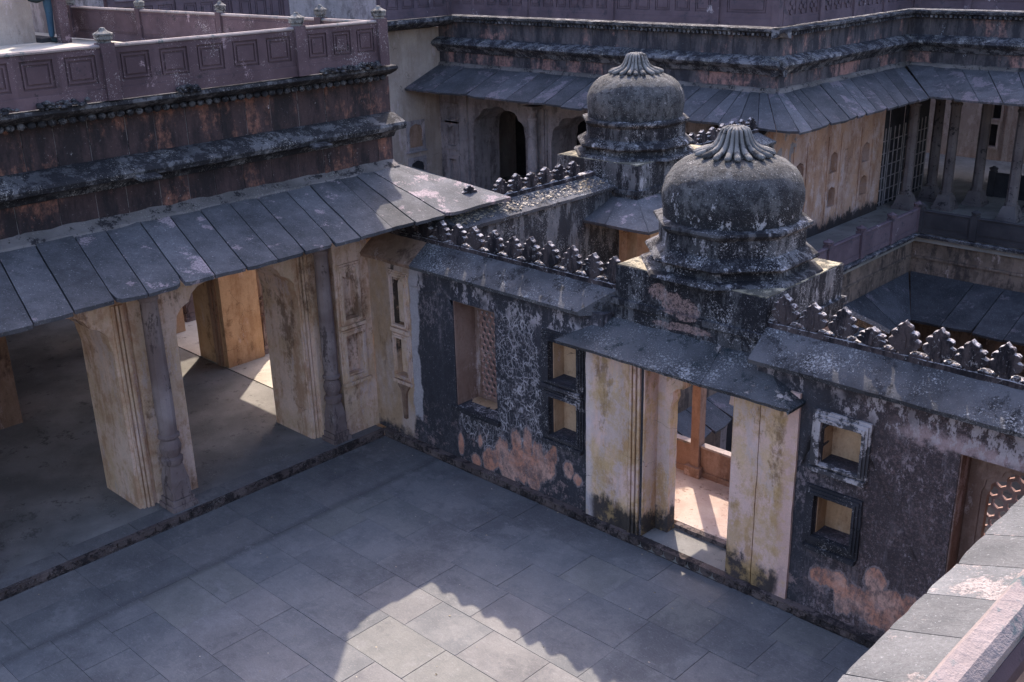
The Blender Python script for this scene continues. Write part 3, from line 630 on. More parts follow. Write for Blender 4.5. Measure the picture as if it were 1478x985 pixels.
# ------------------------------------------------------------------ carved plinth bands
def lappet_mesh(fr):
    m = MB(); out = [(-.075, .085), (.075, .085)] + [(.075 * math.cos(t), .055 - .042 * math.sin(t)) for t in [PI * q / 6 for q in range(7)]]
    m.prism(fr, out, [], 0, .02)
    m.prism(fr, [(p[0] * .55, p[1] * .6 + .024) for p in out], [], .02, .03)
    return m.mesh('lappet', MAT['band'])
LX = lappet_mesh(FX(0)); LY = lappet_mesh(FY(0))

# ------------------------------------------------------------------ WEST: arcade building
A = thing('arcade_building', 'long arcaded building with stained frieze, slate eave and ochre arches left of the courtyard', 'building', (-0.6, -3.2, 0.1))
pb = MB(); pb.box(-.03, .018, -9, -0.0, -0.05, 0.004); pb.box(-.03, .0, -9, 0, .004, .092); pb.box(-.03, .022, -9, 0.02, .092, .112)
pbo = pb.build('plinth_band', MAT['band'], A, rough=(.3, .003, 5))
y = -0.10
while y > -7.2: link('lappet', LY, pbo, (0.0, y, 0.0)); y -= 0.172
# front wall: piers and cusped arches, thickness 0.9
fA = FY(-.55)
def bay_wall(parent, fr, spans, u0, u1, z0, z1, th, mat, spring, apex, name='arch_wall', matin=None):
    holes = [arch(a, b, z0 - .02, spring, apex) for a, b in spans]
    # outline walks the floor line around the openings so arches stay open at the bottom
    pts = [(u0, z1), (u0, z0)]
    for (a, b), h in zip(spans, holes):
        head = h[2:]
        pts += [(a, z0)] + list(reversed(head))[0:] + [(b, z0)]
    pts += [(u1, z0), (u1, z1)]
    m = MB(); m.prism(fr, pts, [], -th, 0); return m.build(name, mat, parent, rough=(.5, .004, 3), smooth=0.5)
spA = [(-10.1, -8.0), (-7.0, -6.55 + 0.0), (-5.68, -3.70), (-2.85, -0.93)]
spA = [(-8.5, -6.55), (-5.68, -3.70), (-2.85, -0.93)]
bay_wall(A, fA, spA, -9.4, -0.45, .1, 3.44, .9, MAT['plaster'], 2.28, 2.98)
def pier_dress(parent, yc0, yc1, col_y):
    for off, wd, w in ((.0, .035, .03), (.055, .03, .045), (.10, .04, .06)):
        m = MB(); m.fbox(fA, yc0 + off + .02, yc0 + off + .02 + wd, .1, 2.9, 0, w); m.build('pier_moulding', MAT['plaster'], parent, rough=(.4, .003, 4))
    m = MB(); m.fbox(fA, col_y - .16, yc1 - .005, .1, 3.3, 0, .05); m.build('pilaster', MAT['plaster'], parent, rough=(.4, .004, 4))
    column(parent, -.25, col_y, .11, 3.30, .125, base=.36)
    m = MB()
    for q in range(3): m.fbox(fA, col_y - .14 - .03 * q, col_y + .14 + .03 * q, 3.302 + .045 * q, 3.345 + .045 * q, .02, .50 + .3 * q)
    m.build('eave_bracket', MAT['plaster_dark'], parent, rough=(.3, .003, 4))
pier_dress(A, -3.68, -2.86, -3.30)
pier_dress(A, -6.53, -5.7, -6.12)
for off, wd, w in ((.0, .035, .03), (.055, .03, .045), (.10, .04, .06)):
    m = MB(); m.fbox(fA, -.91 + off, -.91 + off + wd, .1, 2.9, 0, w); m.build('pier_moulding', MAT['plaster'], A, rough=(.4, .003, 4))
column(A, -.24, -.70, .11, 3.30, .115, base=.31)
# niche wall between the last column and the corner
fN = FY(-.2)
nh = [arch(-.42, -.17, 1.92, 2.45, 2.62, 3), rect(-.44, -.14, 1.06, 1.66)]
m = MB(); m.prism(fN, rect(-.535, .079, .1, 3.44), nh, -.12, 0); m.build('niche_wall', MAT['plaster'], A, rough=(.5, .004, 3))
m = MB(); m.fbox(fN, -.8, .079, .1, 3.44, -.35, -.222); m.fbox(fN, -.53, .079, .1, 3.44, -.221, -.122); m.build('niche_back', MAT['plaster'], A, rough=(.4, .006, 3))
for (a, b, c, d) in ((-.49, -.10, 1.84, 2.74), (-.51, -.07, .96, 1.76)):
    hole = rect(a + .07, b - .07, c + .08, d - .08)
    m = MB(); m.prism(fN, rect(a, b, c, d), [hole], 0, .028); m.prism(fN, rect(a + .025, b - .025, c + .03, d - .03), [hole], .028, .045)
    m.fbox(fN, a - .03, b + .03, c - .05, c, 0, .07); m.build('niche_frame', MAT['plaster'], A, rough=(.3, .004, 5))
# inner piers, north arcade and hall shell
def pier(parent, x0, x1, y0, y1, z0, z1, mat, name='pier'):
    m = MB(); m.box(x0, x1, y0, y1, z0, z1); o = m.build(name, mat, parent, rough=(.35, .006, 3))
    return o
pn = pier(A, -4.9, -3.97, -.17, .57, .1, 3.36, MAT['plaster_orange'])
for q, w in ((-4.14, .03), (-4.22, .05), (-4.30, .03)):
    m = MB(); m.box(q - .03, q + .03, -.17 - w, -.168, .1, 3.3); m.build('pier_moulding', MAT['plaster_dark'], A, rough=(.4, .003, 4))
pier(A, -7.4, -6.3, -.17, .35, .1, 3.36, MAT['plaster_orange'])
pier(A, -5.4, -4.5, -4.35, -3.55, .1, 3.36, MAT['plaster_dark'])
pier(A, -5.4, -4.5, -7.2, -6.4, .1, 3.36, MAT['plaster_dark'])
pier(A, -1.44, -.56, -.444, .5, .1, 3.40, MAT['plaster'])
for px in (-4.22, -4.75, -6.9):
    column(A, px + .0, .80, .1, 3.0, .12, base=.36)
m = MB(); m.box(-9.2, -8.9, -12, .57, .1, 3.4); m.box(-8.9, -.5, .25, .57, 2.9, 3.36); m.build('hall_wall', MAT['plaster_dark'], A)
m = MB(); m.box(-9.2, -.56, -12, .9, 3.46, 3.6); m.build('hall_ceiling', MAT['plaster_dark'], A)
# upper wall, cornices and frieze
m = MB(); m.box(-8.9, -.46, -12, .86, 3.6, 5.26); m.build('upper_wall', MAT['cornice'], A)
fU = FY(-.4)
fpanels(A, fU, -8, .86, 3.86, 4.44, .43, -.06, 0, MAT['frieze'], 11)
fpanels(A, fU, -8, .86, 4.66, 5.2, .42, -.06, .0, MAT['frieze'], 12)
m = MB(); m.extr(fU, [(-.06, 4.34), (.06, 4.36), (.12, 4.44), (.2, 4.47), (.33, 4.50), (.36, 4.56), (.34, 4.60), (.1, 4.70), (-.06, 4.71)], -8, .84); m.build('middle_cornice', MAT['cornice'], A, rough=(.09, .0045, 7))
m = MB(); m.extr(fU, [(-.06, 5.16), (.05, 5.18), (.10, 5.24), (.16, 5.25), (.30, 5.31), (.34, 5.34), (.33, 5.38), (-.06, 5.40)], -8, .76); m.build('upper_cornice', MAT['cornice'], A, rough=(.09, .0045, 7))
bo = MB(); y = -7.9
while y < .72:
    bo.lathe(0, 0, [(.001, 0), (.02, .002), (.045, .02), (.05, .05), (.03, .07), (.001, .075)], 6)
    base = len(bo.v) - 36
    for i in range(base, len(bo.v)):
        p = bo.v[i]; bo.v[i] = (-.4 + .17 + p[0] * .9, y + p[1], 5.18 + p[2])
    y += .115
o = bo.build('carved_bosses', MAT['cornice'], A, smooth=1.0); o['kind'] = 'stuff'
for yy in (-3.2, -.72):
    m = MB(); m.extr(fU, [(.2, 4.50), (.5, 4.47), (.52, 4.50), (.2, 4.545)], yy - .13, yy + .13); m.build('water_spout', MAT['cornice'], A, rough=(.1, .006, 5))
m = MB(); m.extr(fU, [(-.02, 3.82), (.17, 3.90), (.15, 3.945), (.05, 3.985), (.0, 4.03), (-.03, 4.04)], -8, .86); m.build('mortar_fillet', MAT['mortar'], A, rough=(.07, .03, 4))
m = MB()                                       # rubble and moss lodged under the balustrade
rr = random.Random(9)
for (ya, yb, dn) in ((-4.3, -3.75, 60), (-2.65, -2.35, 40), (-.55, .42, 110), (-6.2, -4.5, 60)):
    for _ in range(dn):
        yy = rr.uniform(ya, yb); s_ = rr.uniform(.012, .045); zz = 5.385 + rr.uniform(0, .07); xx = -.06 + rr.uniform(-.02, .06)
        m.lathe(xx, yy, [(s_ * .3, zz - s_ * .5), (s_, zz), (s_ * .8, zz + s_ * .5), (s_ * .2, zz + s_ * .8)], 5, rr.uniform(0, 6))
o = m.build('rubble', MAT['cornice'], A); o['kind'] = 'stuff'
# slate eave: one object per slab, positions of the joints read along the eave
ye = [-7.9, -7.2, -6.6, -5.95, -5.22, -4.79, -4.34, -3.96, -3.52, -3.13, -2.72, -2.29, -1.88, -1.42, -1.03, -.5, -.1, .43, 1.2, 1.76]
roofA = MB(); roofA.fbox(FY(0), -8, .7, 3.44, 3.47, -.5, .2); ro = roofA.build('eave', MAT['plaster_dark'], A)
q = []
ze, zt, xe, xt = 3.50, 3.98, 1.12, -.42
for a, b in zip(ye[:-1], ye[1:]):
    tmap = lambda v: {-.5: -.22, -.1: .04, .43: .32, 1.2: .66, 1.76: .85}.get(v, v + .3)
    ta, tb = tmap(a), tmap(b)
    q.append(((xe, a, ze), (xe, b, ze), (xt, tb, zt), (xt, ta, zt)))
slabs(ro, q, .05, MAT['slate'], nu=5, nv=9, seed=4, amp=.012)
# the hip continues round the north end of the roof
q = [((xe, 1.76, ze), (.3, 1.80, ze), (-.45, .87, zt), (xt, .85, zt)), ((.3, 1.8, ze), (-.5, 1.8, ze), (-1.0, .87, zt), (-.45, .87, zt)),
     ((-.5, 1.8, ze), (-1.3, 1.8, ze), (-1.5, .87, zt), (-1.0, .87, zt)), ((-1.3, 1.8, ze), (-2.4, 1.8, ze), (-2.4, .87, zt), (-1.5, .87, zt)),
     ((-2.4, 1.8, ze), (-3.6, 1.8, ze), (-3.6, .87, zt), (-2.4, .87, zt)), ((-3.6, 1.8, ze), (-5, 1.8, ze), (-5, .87, zt), (-3.6, .87, zt))]
slabs(ro, q, .05, MAT['slate'], nu=3, nv=4, seed=5)

# balustrades and terrace on the arcade roof
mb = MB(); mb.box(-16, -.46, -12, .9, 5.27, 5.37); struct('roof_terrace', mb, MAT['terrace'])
#
R1 = thing('balustrade', 'violet balustrade of framed panels above the black cornice of the arcaded building', 'balustrade', (-.12, -3.4, 5.4))
rail(R1, FY(-.12), [-8.6, -6.0, -3.42, -.83, .52], 5.4, 6.0, [5, 5, 5, 3], MAT['violet'], base_h=.13, post_w=.16, post_up=.02, tip=.16)
R2 = thing('balustrade', 'plain violet balustrade running back across the pale roof terrace at the left', 'balustrade', (-4.7, .52, 5.4))
rail(R2, FX(.52), [-9.3, -6.65, -4.05, -1.42, -.12 - .16], 5.4, 5.98, [1, 1, 1, 1], MAT['violet'], base_h=.13, style='plain', post_w=.14, post_up=.02, tip=.17)
for o in list(R2.children):
    if o.name.startswith('rail_post') and abs((o.data.vertices[0].co.x) + .28) < .2: 
        for c in list(o.children): bpy.data.objects.remove(c)
        bpy.data.objects.remove(o)

# ------------------------------------------------------------------ NORTH: courtyard wall
B = thing('courtyard_wall', 'black stained plaster wall with window, niches and gateway on the far side of the courtyard', 'wall', (5.2, .3, 0))
fB = FX(.08)
pb = MB(); pb.box(.02, 10.6, -.018, .03, -.05, .004); pb.box(.02, 10.6, 0, .03, .004, .092); pb.box(.0, 10.6, -.022, .079, .092, .112)
pbo = pb.build('plinth_band', MAT['band'], B, rough=(.3, .003, 5))
x = .11
while x < 9.4: link('lappet', LX, pbo, (x, 0, 0)); x += .172
win = rect(1.56, 2.36, .92, 2.46); jw = rect(8.42, 9.86, .72, 2.42); door = rect(4.77, 6.0, .1, 2.5)
lev = [rect(3.34, 3.80, 1.80, 2.33), rect(3.34, 3.80, 1.05, 1.58), arch(7.04, 7.48, 1.88, 2.24, 2.35, 3, .02), rect(7.03, 7.46, 1.03, 1.51), arch(.33, .60, 1.86, 2.42, 2.58, 3, .02), rect(.33, .6, 1.08, 1.66)]
dpt = [(4.77, .1), (4.77, 2.5), (6.0, 2.5), (6.0, .1)]
out = [(-.2, 2.83), (-.2, .1)] + dpt + [(10.6, .1), (10.6, 2.83), (6.24, 2.83), (6.24, 2.58), (4.16, 2.58), (4.16, 2.83)]
m = MB(); m.prism(fB, out, [win, jw] + lev, -.22, 0); m.build('wall_face', MAT['wallB'], B, rough=(.22, .006, 3), smooth=.5)
m = MB(); m.prism(fB, out, [win, jw], -.50, -.222); m.build('wall_core', MAT['plaster_orange'], B, rough=(.5, .004, 3), smooth=.5)
# niche backs keep the warm plaster: thin linings standing in each recess
for (a, b, c, d) in ((3.34, 3.80, 1.80, 2.33), (3.34, 3.80, 1.05, 1.58), (7.03, 7.48, 1.88, 2.35), (7.03, 7.46, 1.03, 1.51)):
    m = MB(); m.fbox(fB, a, a + .012, c, d, -.22, -.03); m.build('niche_lining', MAT['plaster_orange'], B)
for (c, d) in ((1.86, 2.58), (1.08, 1.66)):
    m = MB(); m.fbox(fB, .332, .598, c + .002, d - .002, -.21, -.09); m.build('niche_back', MAT['plaster'], B)
# frames
def nframe(parent, fr, a, b, c, d, oa, ob, oc, od, mat, w=.03):
    m = MB(); h = rect(oa, ob, oc, od)
    m.prism(fr, rect(a, b, c, d), [h], 0, w)
    e = .3
    m.prism(fr, rect(a + (oa - a) * e, b - (b - ob) * e, c + (oc - c) * e, d - (d - od) * e), [h], w, w + .022)
    e = .65
    m.prism(fr, rect(a + (oa - a) * e, b - (b - ob) * e, c + (oc - c) * e, d - (d - od) * e), [h], w + .022, w + .04)
    m.fbox(fr, a + .01, b - .01, c - .05, c, 0, w + .04)
    m.build('niche_frame', mat, parent, rough=(.08, .006, 8))
nframe(B, fB, 3.2, 3.88, 1.74, 2.46, 3.34, 3.80, 1.80, 2.33, MAT['black_frame'])
nframe(B, fB, 3.2, 3.88, .97, 1.66, 3.34, 3.80, 1.05, 1.58, MAT['black_frame'])
nframe(B, fB, 6.93, 7.56, 1.83, 2.46, 7.04, 7.48, 1.88, 2.35, MAT['white_frame'])
nframe(B, fB, 6.92, 7.54, .91, 1.60, 7.03, 7.46, 1.03, 1.51, MAT['black_frame'])
nframe(B, fB, .26, .67, 1.8, 2.66, .33, .6, 1.86, 2.58, MAT['plaster'], .012)
nframe(B, fB, .26, .67, 1.0, 1.74, .33, .6, 1.08, 1.66, MAT['plaster'], .012)
m = MB(); m.prism(fB, [(.34, 1.0), (.6, 1.0), (.58, .9), (.52, .82), (.5, .4), (.44, .4), (.42, .82), (.36, .9)], [], .0, .04); m.build('niche_bracket', MAT['plaster_dark'], B, rough=(.1, .006, 6))
m = MB(); m.fbox(fB, 1.5, 2.42, .86, .92, -.3, .05); m.build('window_sill', MAT['black_frame'], B, rough=(.1, .005, 6))
# left window: red reveal and perforated screen
def reveal(a, b, c, d, w0, w1, mat, name='window_reveal'):
    m = MB(); t = .014; m.fbox(fB, a, a + t, c, d, w0, w1); m.fbox(fB, b - t, b, c, d, w0, w1); m.fbox(fB, a + t, b - t, d - t, d, w0, w1)
    m.build(name, mat, B)
reveal(1.56, 2.36, .92, 2.46, -.5, -.02, MAT['plaster_red'])
def jali(fr, a, b, c, d, w0, w1, R, mat, parent, clip=None):
    m = MB(); dx = R * math.sqrt(3); dz = R * 1.5; row = 0; z = c + R * .6
    while z < d - R * .3:
        x = a + (dx / 2 if row % 2 else 0) + dx * .3
        while x < b - dx * .2:
            if clip is None or clip(x, z):
                o6 = [(x + R * 1.0 * math.sin(k * PI / 3), z + R * 1.0 * math.cos(k * PI / 3)) for k in range(6)]
                i6 = [(x + R * .74 * math.sin(k * PI / 3), z + R * .74 * math.cos(k * PI / 3)) for k in range(6)]
                vs = [fr(p[0], p[1], w) for w in (w1, w0) for lp in (o6, i6) for p in lp]
                fs = []
                for k in range(6):
                    j = (k + 1) % 6
                    fs += [(k, j, 6 + j, 6 + k), (12 + k, 18 + k, 18 + j, 12 + j), (6 + k, 6 + j, 18 + j, 18 + k), (k, 12 + k, 12 + j, j)]
                m.add(vs, fs)
            x += dx
        z += dz; row += 1
    return m.build('jali_screen', mat, parent)
m = MB(); m.prism(fB, rect(1.575, 2.345, .93, 2.44), [rect(1.66, 2.30, .98, 2.24)], -.45, -.40); m.build('window_panel', MAT['plaster_red'], B)
jali(fB, 1.66, 2.34, .96, 2.26, -.435, -.41, .058, MAT['jali'], B)
# right window
reveal(8.42, 9.86, .72, 2.42, -.5, -.02, MAT['plaster_red'])
ah = arch(8.62, 9.66, .80, 1.95, 2.30, 5, .03)
m = MB(); m.prism(fB, rect(8.436, 9.84, .73, 2.40), [ah], -.34, -.26); m.prism(fB, rect(8.5, 9.78, .76, 2.37), [arch(8.57, 9.71, .79, 1.98, 2.34, 5, .03)], -.26, -.245)
m.build('window_panel', MAT['plaster_red'], B)
jali(fB, 8.60, 9.70, .80, 2.34, -.385, -.345, .075, MAT['jali'], B)
# gateway: pilasters, jamb mouldings, inner cusped arch, threshold
for (a, b, nm) in ((3.93, 4.585, 1), (6.015, 6.33, 2), (6.34, 6.78, 3)):
    m = MB(); m.fbox(fB, a, b, .11, 2.57, 0, .035); m.build('pilaster', MAT['pilaster'], B, rough=(.15, .008, 4))
for q in (4.60, 4.65, 4.705):
    m = MB(); m.fbox(fB, q, q + .035, .11, 2.56, 0, .05 - (q - 4.6) * .2); m.build('jamb_moulding', MAT['pilaster'], B, rough=(.3, .003, 4))
for (a, b) in ((4.772, 4.79), (5.98, 5.998)):
    m = MB(); m.fbox(fB, a, b, .11, 2.5, -.268, -.004); m.build('door_jamb', MAT['pilaster'], B)
h = arch(4.97, 5.93, .1, 1.80, 2.32, 5, .045)
po = [(4.77, 2.57), (4.77, .1), (4.97, .1)] + list(reversed(h[2:])) + [(5.93, .1), (6.0, .1), (6.0, 2.57)]
m = MB(); m.prism(fB, po, [], -.42, -.27); m.build('door_arch', MAT['pilaster'], B, rough=(.2, .004, 4), smooth=.5)
m = MB(); m.box(4.772, 5.998, -.004, .50, -.05, .102); m.build('threshold', MAT['hallfloor'], B, rough=(.12, .006, 5))
m = MB(); m.box(4.97, 5.93, .50, .58, -.05, .16); m.build('step', MAT['band'], B, rough=(.15, .006, 5))
# coping eave over the wall, curb and merlons
def trough(a, b, mat=None):
    m = MB(); m.extr(fB, [(.11, 2.79), (.13, 2.84), (.10, 2.87), (-.24, 3.11), (-.30, 3.11), (-.50, 3.11), (-.50, 2.84), (-.22, 2.80), (.0, 2.79)], a, b)
    o = m.build('coping_eave', mat or MAT['trough'], B, rough=(.1, .007, 5))
    if 1 < b < 5:
        for v in o.data.vertices:
            if v.co.x > 3.7 and v.co.y < .32: v.co.x -= (v.co.x - 3.7) / .52 * (.32 - v.co.y) * .95
    return o
trough(-.2, .86, MAT['plaster_dark']); trough(.864, 4.22); trough(6.2, 10.6)
for a, b in ((-.2, 4.2), (6.2, 10.6)):
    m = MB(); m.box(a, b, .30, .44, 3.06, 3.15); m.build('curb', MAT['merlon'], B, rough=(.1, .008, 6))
def merlon_mesh(fr, s=1.0):
    m = MB()
    o = [(-.05, 0), (.05, 0), (.04, .045), (.085, .075), (.135, .105), (.158, .14), (.15, .175), (.118, .19), (.10, .198), (.128, .215), (.132, .245), (.105, .268), (.066, .27), (.076, .295), (.062, .322), (.03, .335), (0, .372)]
    o = [(a * s, b * s) for a, b in o] + [(-a * s, b * s) for a, b in reversed(o[2:-1])]
    m.prism(fr, o, [], -.036, .036)
    # trefoil veins and beads at the foot
    m.prism(fr, [(-.02, .08), (.02, .08), (.03, .2), (0, .3), (-.03, .2)], [], .03, .048)
    for cx, r in ((-.10, .036), (.10, .036), (-.163, .036)):
        m.prism(fr, [(cx + r * math.cos(t), .03 + r * math.sin(t)) for t in [2 * PI * k / 8 for k in range(8)]], [], -.04, .04)
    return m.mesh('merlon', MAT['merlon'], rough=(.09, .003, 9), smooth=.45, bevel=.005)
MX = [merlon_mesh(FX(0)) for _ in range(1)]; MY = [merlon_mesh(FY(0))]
xs = [.15, .48, .8, 1.12, 1.45, 1.79, 2.12, 2.45, 2.77, 3.10, 3.44, 3.77, 4.09, 6.38, 6.70, 7.02, 7.34, 7.67, 8.0, 8.32, 8.62, 8.95, 9.28, 9.6, 9.93, 10.26]
rr = random.Random(21)
for x in xs:
    hgt = .62 if abs(x - 7.34) < .01 else 1.0      # one broken crest
    o = link('merlon', MX[0], B, (x, .36, 3.12), rr.uniform(-.06, .06)); o.scale = (rr.uniform(.92, 1.02), 1, rr.uniform(.86, 1.02) * hgt); o.rotation_euler[1] = rr.uniform(-.07, .07); o.rotation_euler[0] = rr.uniform(-.08, .08)

# ------------------------------------------------------------------ domed kiosks
def petal_mesh():
    m = MB(); pr = [(.03, .315), (.09, .315), (.14, .29), (.165, .23), (.19, .165), (.225, .115), (.28, .075), (.35, .05), (.41, .035), (.45, .04)]
    m.tube([(r, 0, z) for r, z in pr], [.011, .015, .019, .021, .024, .028, .034, .038, .036, .016], 8)
    return m.mesh('petal', MAT['finial'], rough=(.06, .005, 14), smooth=1.2)
PET = petal_mesh()
OCT = PI / 8
def kiosk(label, cx, cy, zb, axis):
    """axis 'Y': block 2.0 wide in X, 1.66 deep in Y; axis 'X': the reverse"""
    hx, hy = (1.0, .83) if axis == 'Y' else (.83, 1.0)
    K = thing('domed_kiosk', label, 'kiosk', (cx, cy, zb), 'domed kiosks over the gateways')
    zt = zb + .43
    m = MB(); m.box(cx - hx, cx + hx, cy - hy, cy + hy, zb + .04, zt); m.build('base_block', MAT['kiosk'], K, rough=(.1, .008, 4), smooth=.5)
    m = MB(); m.box(cx - hx - .05, cx + hx + .05, cy - hy - .05, cy + hy + .05, zb - .03, zb + .04)
    m.box(cx - hx - .02, cx + hx + .02, cy - hy - .02, cy + hy + .02, zb - .22, zb - .03); m.build('base_moulding', MAT['kiosk'], K, rough=(.08, .01, 5))
    m = MB(); s = hx - .03; s2 = hy - .03     # cap slab coloured pale yellow for sunlight on the block top
    m.box(cx - hx + .012, cx + hx - .012, cy - hy + .012, cy + hy - .012, zt - .012, zt + .012); m.build('sunlit_block_cap', MAT['lit_cap'], K, rough=(.1, .008, 5))
    z = zt + .015
    m = MB(); m.lathe(cx, cy, [(1.06, z - .01), (1.04, z + .02), (.90, z + .045), (.87, z + .13), (.80, z + .14)], 8, OCT)
    m.build('lower_drum', MAT['kiosk'], K, rough=(.1, .006, 5), smooth=.4)
    m = MB(); m.lathe(cx, cy, [(.86, z + .12), (.97, z + .145), (1.0, z + .175), (.985, z + .20), (.84, z + .28)], 8, OCT); m.build('flared_ledge', MAT['kiosk'], K, rough=(.1, .006, 5), smooth=.4)
    m = MB(); m.lathe(cx, cy, [(.84, z + .24), (.84, z + .47), (.885, z + .50), (.91, z + .53), (.905, z + .56), (.80, z + .585)], 8, OCT); m.build('drum', MAT['kiosk'], K, rough=(.1, .006, 5), smooth=.4)
    m = MB(); m.lathe(cx, cy, [(.77, z + .56), (.78, z + .66), (.795, z + .78), (.79, z + .88), (.76, z + .99), (.69, z + 1.10), (.58, z + 1.19), (.42, z + 1.25), (.2, z + 1.28), (.01, z + 1.29)], 48)
    m.build('dome', MAT['dome'], K, rough=(.09, .011, 6), smooth=1.2)
    zf = z + 1.245
    m = MB(); m.lathe(cx, cy, [(.38, zf - .03), (.39, zf - .01), (.27, zf + .03), (.16, zf + .12), (.125, zf + .20), (.11, zf + .27), (.08, zf + .31), (.01, zf + .32)], 24)
    f = m.build('finial', MAT['finial'], K, rough=(.06, .008, 10), smooth=1.0)
    for k in range(19): link('petal', PET, f, (cx, cy, zf), 2 * PI * k / 19 + .1 + .05 * math.sin(k * 7.7))
    return K
K1 = kiosk('large domed kiosk above the doorway of the black stained courtyard wall', 5.2, 1.1, 2.98, 'Y')
K2 = kiosk('farther domed kiosk, left of and behind the large one', .80, 5.05, 3.20, 'X')
# gateway canopy of kiosk 1 (front), thick lime-covered slabs
def canopy(parent, mat, quads, th, seed, n=(8, 5), amp=.02): slabs(parent, quads, th, mat, nu=n[0], nv=n[1], seed=seed, name='canopy_slab', gap=.003, amp=amp, jit=.25)
e0, e1, ez, ey = 3.68, 6.82, 2.50, -.24
canopy(K1, MAT['slate_canopy'], [((e0, ey, ez), (4.8, ey, ez), (4.9, .27, 2.78), (4.22, .27, 2.78)), ((4.8, ey, ez), (5.75, ey, ez - .01), (5.7, .27, 2.78), (4.9, .27, 2.78)),
        ((5.75, ey, ez - .01), (e1, ey, ez - .02), (6.2, .27, 2.78), (5.7, .27, 2.78)),
        ((e0, .24, ez), (e0, ey, ez), (4.22, .27, 2.78), (4.20, .275, 2.78)), ((e1, ey, ez - .02), (e1, .24, ez), (6.22, .275, 2.78), (6.2, .27, 2.78))], .05, 31)
by = 2.45
canopy(K1, MAT['slate_canopy'], [((4.9, by, 2.55), (3.9, by, 2.55), (4.25, 1.95, 2.9), (4.9, 1.95, 2.9)), ((5.8, by, 2.55), (4.9, by, 2.55), (4.9, 1.95, 2.9), (5.8, 1.95, 2.9)),
        ((6.6, by, 2.55), (5.8, by, 2.55), (5.8, 1.95, 2.9), (6.2, 1.95, 2.9))], .05, 32)
m = MB(); m.box(4.22, 6.18, .585, .7, 2.45, 2.75); m.box(4.24, 6.16, 1.75, 1.91, 2.5, 2.9); m.box(4.24, 4.4, .7, 1.75, 1.98, 2.9); m.box(6.02, 6.16, .7, 1.75, 2.62, 2.9); m.build('lintel', MAT['plaster_red'], K1)  # unseen west side dropped lower to block sun through the doorway
for (x, y) in ((4.42, 1.78), (6.05, 1.78)):
    m = MB(); m.box(x - .065, x + .065, y - .065, y + .065, .16, 2.5); o = m.build('column', MAT['plaster_red'], K1, rough=(.2, .004, 5))
    b = MB(); b.box(x - .12, x + .12, y - .12, y + .12, .16, .30); b.build('column_base', MAT['plaster_red'], o, rough=(.1, .004, 5))
m = MB(); m.box(3.3, 6.95, .59, 1.95, -.2, .16); m.build('balcony_floor', MAT['red_floor'], K1, rough=(.2, .006, 4))
for (a, b) in ((3.4, 4.345), (4.495, 5.97), (6.13, 6.9)):
    m = MB(); m.box(a, b, 1.76, 1.84, .16, .58); m.box(a, b, 1.74, 1.86, .16, .24); o = m.build('rail_panel', MAT['plaster_red'], K1, rough=(.3, .003, 5))
    m = MB(); m.box(a, b, 1.745, 1.855, .58, .61); m.build('coping', MAT['coping'], o)
m = MB(); m.box(6.86, 6.94, .6, 1.74, .16, .6); m.build('rail_panel', MAT['plaster_red'], K1)
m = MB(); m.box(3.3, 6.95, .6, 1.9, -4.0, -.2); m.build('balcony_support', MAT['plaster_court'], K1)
# kiosk 2: canopy, piers, platform
ez2 = 2.86
canopy(K2, MAT['slate'], [((.95, 3.30, ez2), (1.6, 3.30, ez2), (1.25, 4.08, 3.12), (.9, 4.08, 3.12)), ((1.6, 3.3, ez2), (2.42, 3.3, ez2), (1.62, 4.06, 3.12), (1.25, 4.08, 3.12)),
        ((2.42, 3.3, ez2), (2.42, 4.2, ez2), (1.62, 4.6, 3.12), (1.62, 4.06, 3.12)), ((2.42, 4.2, ez2), (2.42, 5.1, ez2), (1.62, 5.1, 3.12), (1.62, 4.6, 3.12)),
        ((2.42, 5.1, ez2), (2.42, 6.0, ez2), (1.62, 5.6, 3.12), (1.62, 5.1, 3.12)), ((2.42, 6.0, ez2), (2.42, 6.8, ez2), (1.62, 6.04, 3.12), (1.62, 5.6, 3.12))], .05, 33, (3, 4), .008)
for (x0, x1, y0, y1) in ((.82, 1.0, 4.15, 4.45), (1.02, 1.32, 4.2, 4.5), (1.6, 1.86, 4.1, 4.4), (1.6, 1.86, 4.9, 5.15), (1.6, 1.86, 5.7, 6.0)):
    m = MB(); m.box(x0, x1, y0, y1, .6, 3.0); m.build('pier', MAT['plaster_orange'], K2, rough=(.25, .008, 4))
m = MB(); m.box(.0, 1.66, 4.2, 5.9, 2.95, 3.0); m.box(1.62, 1.84, 4.2, 5.9, 2.7, 2.96); m.box(.8, 1.84, 4.18, 4.4, 2.72, 2.96); m.build('lintel', MAT['plaster_orange'], K2)
m = MB(); m.box(.79, 2.0, 3.9, 6.2, -4, .1); m.build('balcony_floor', MAT['plaster_court'], K2)

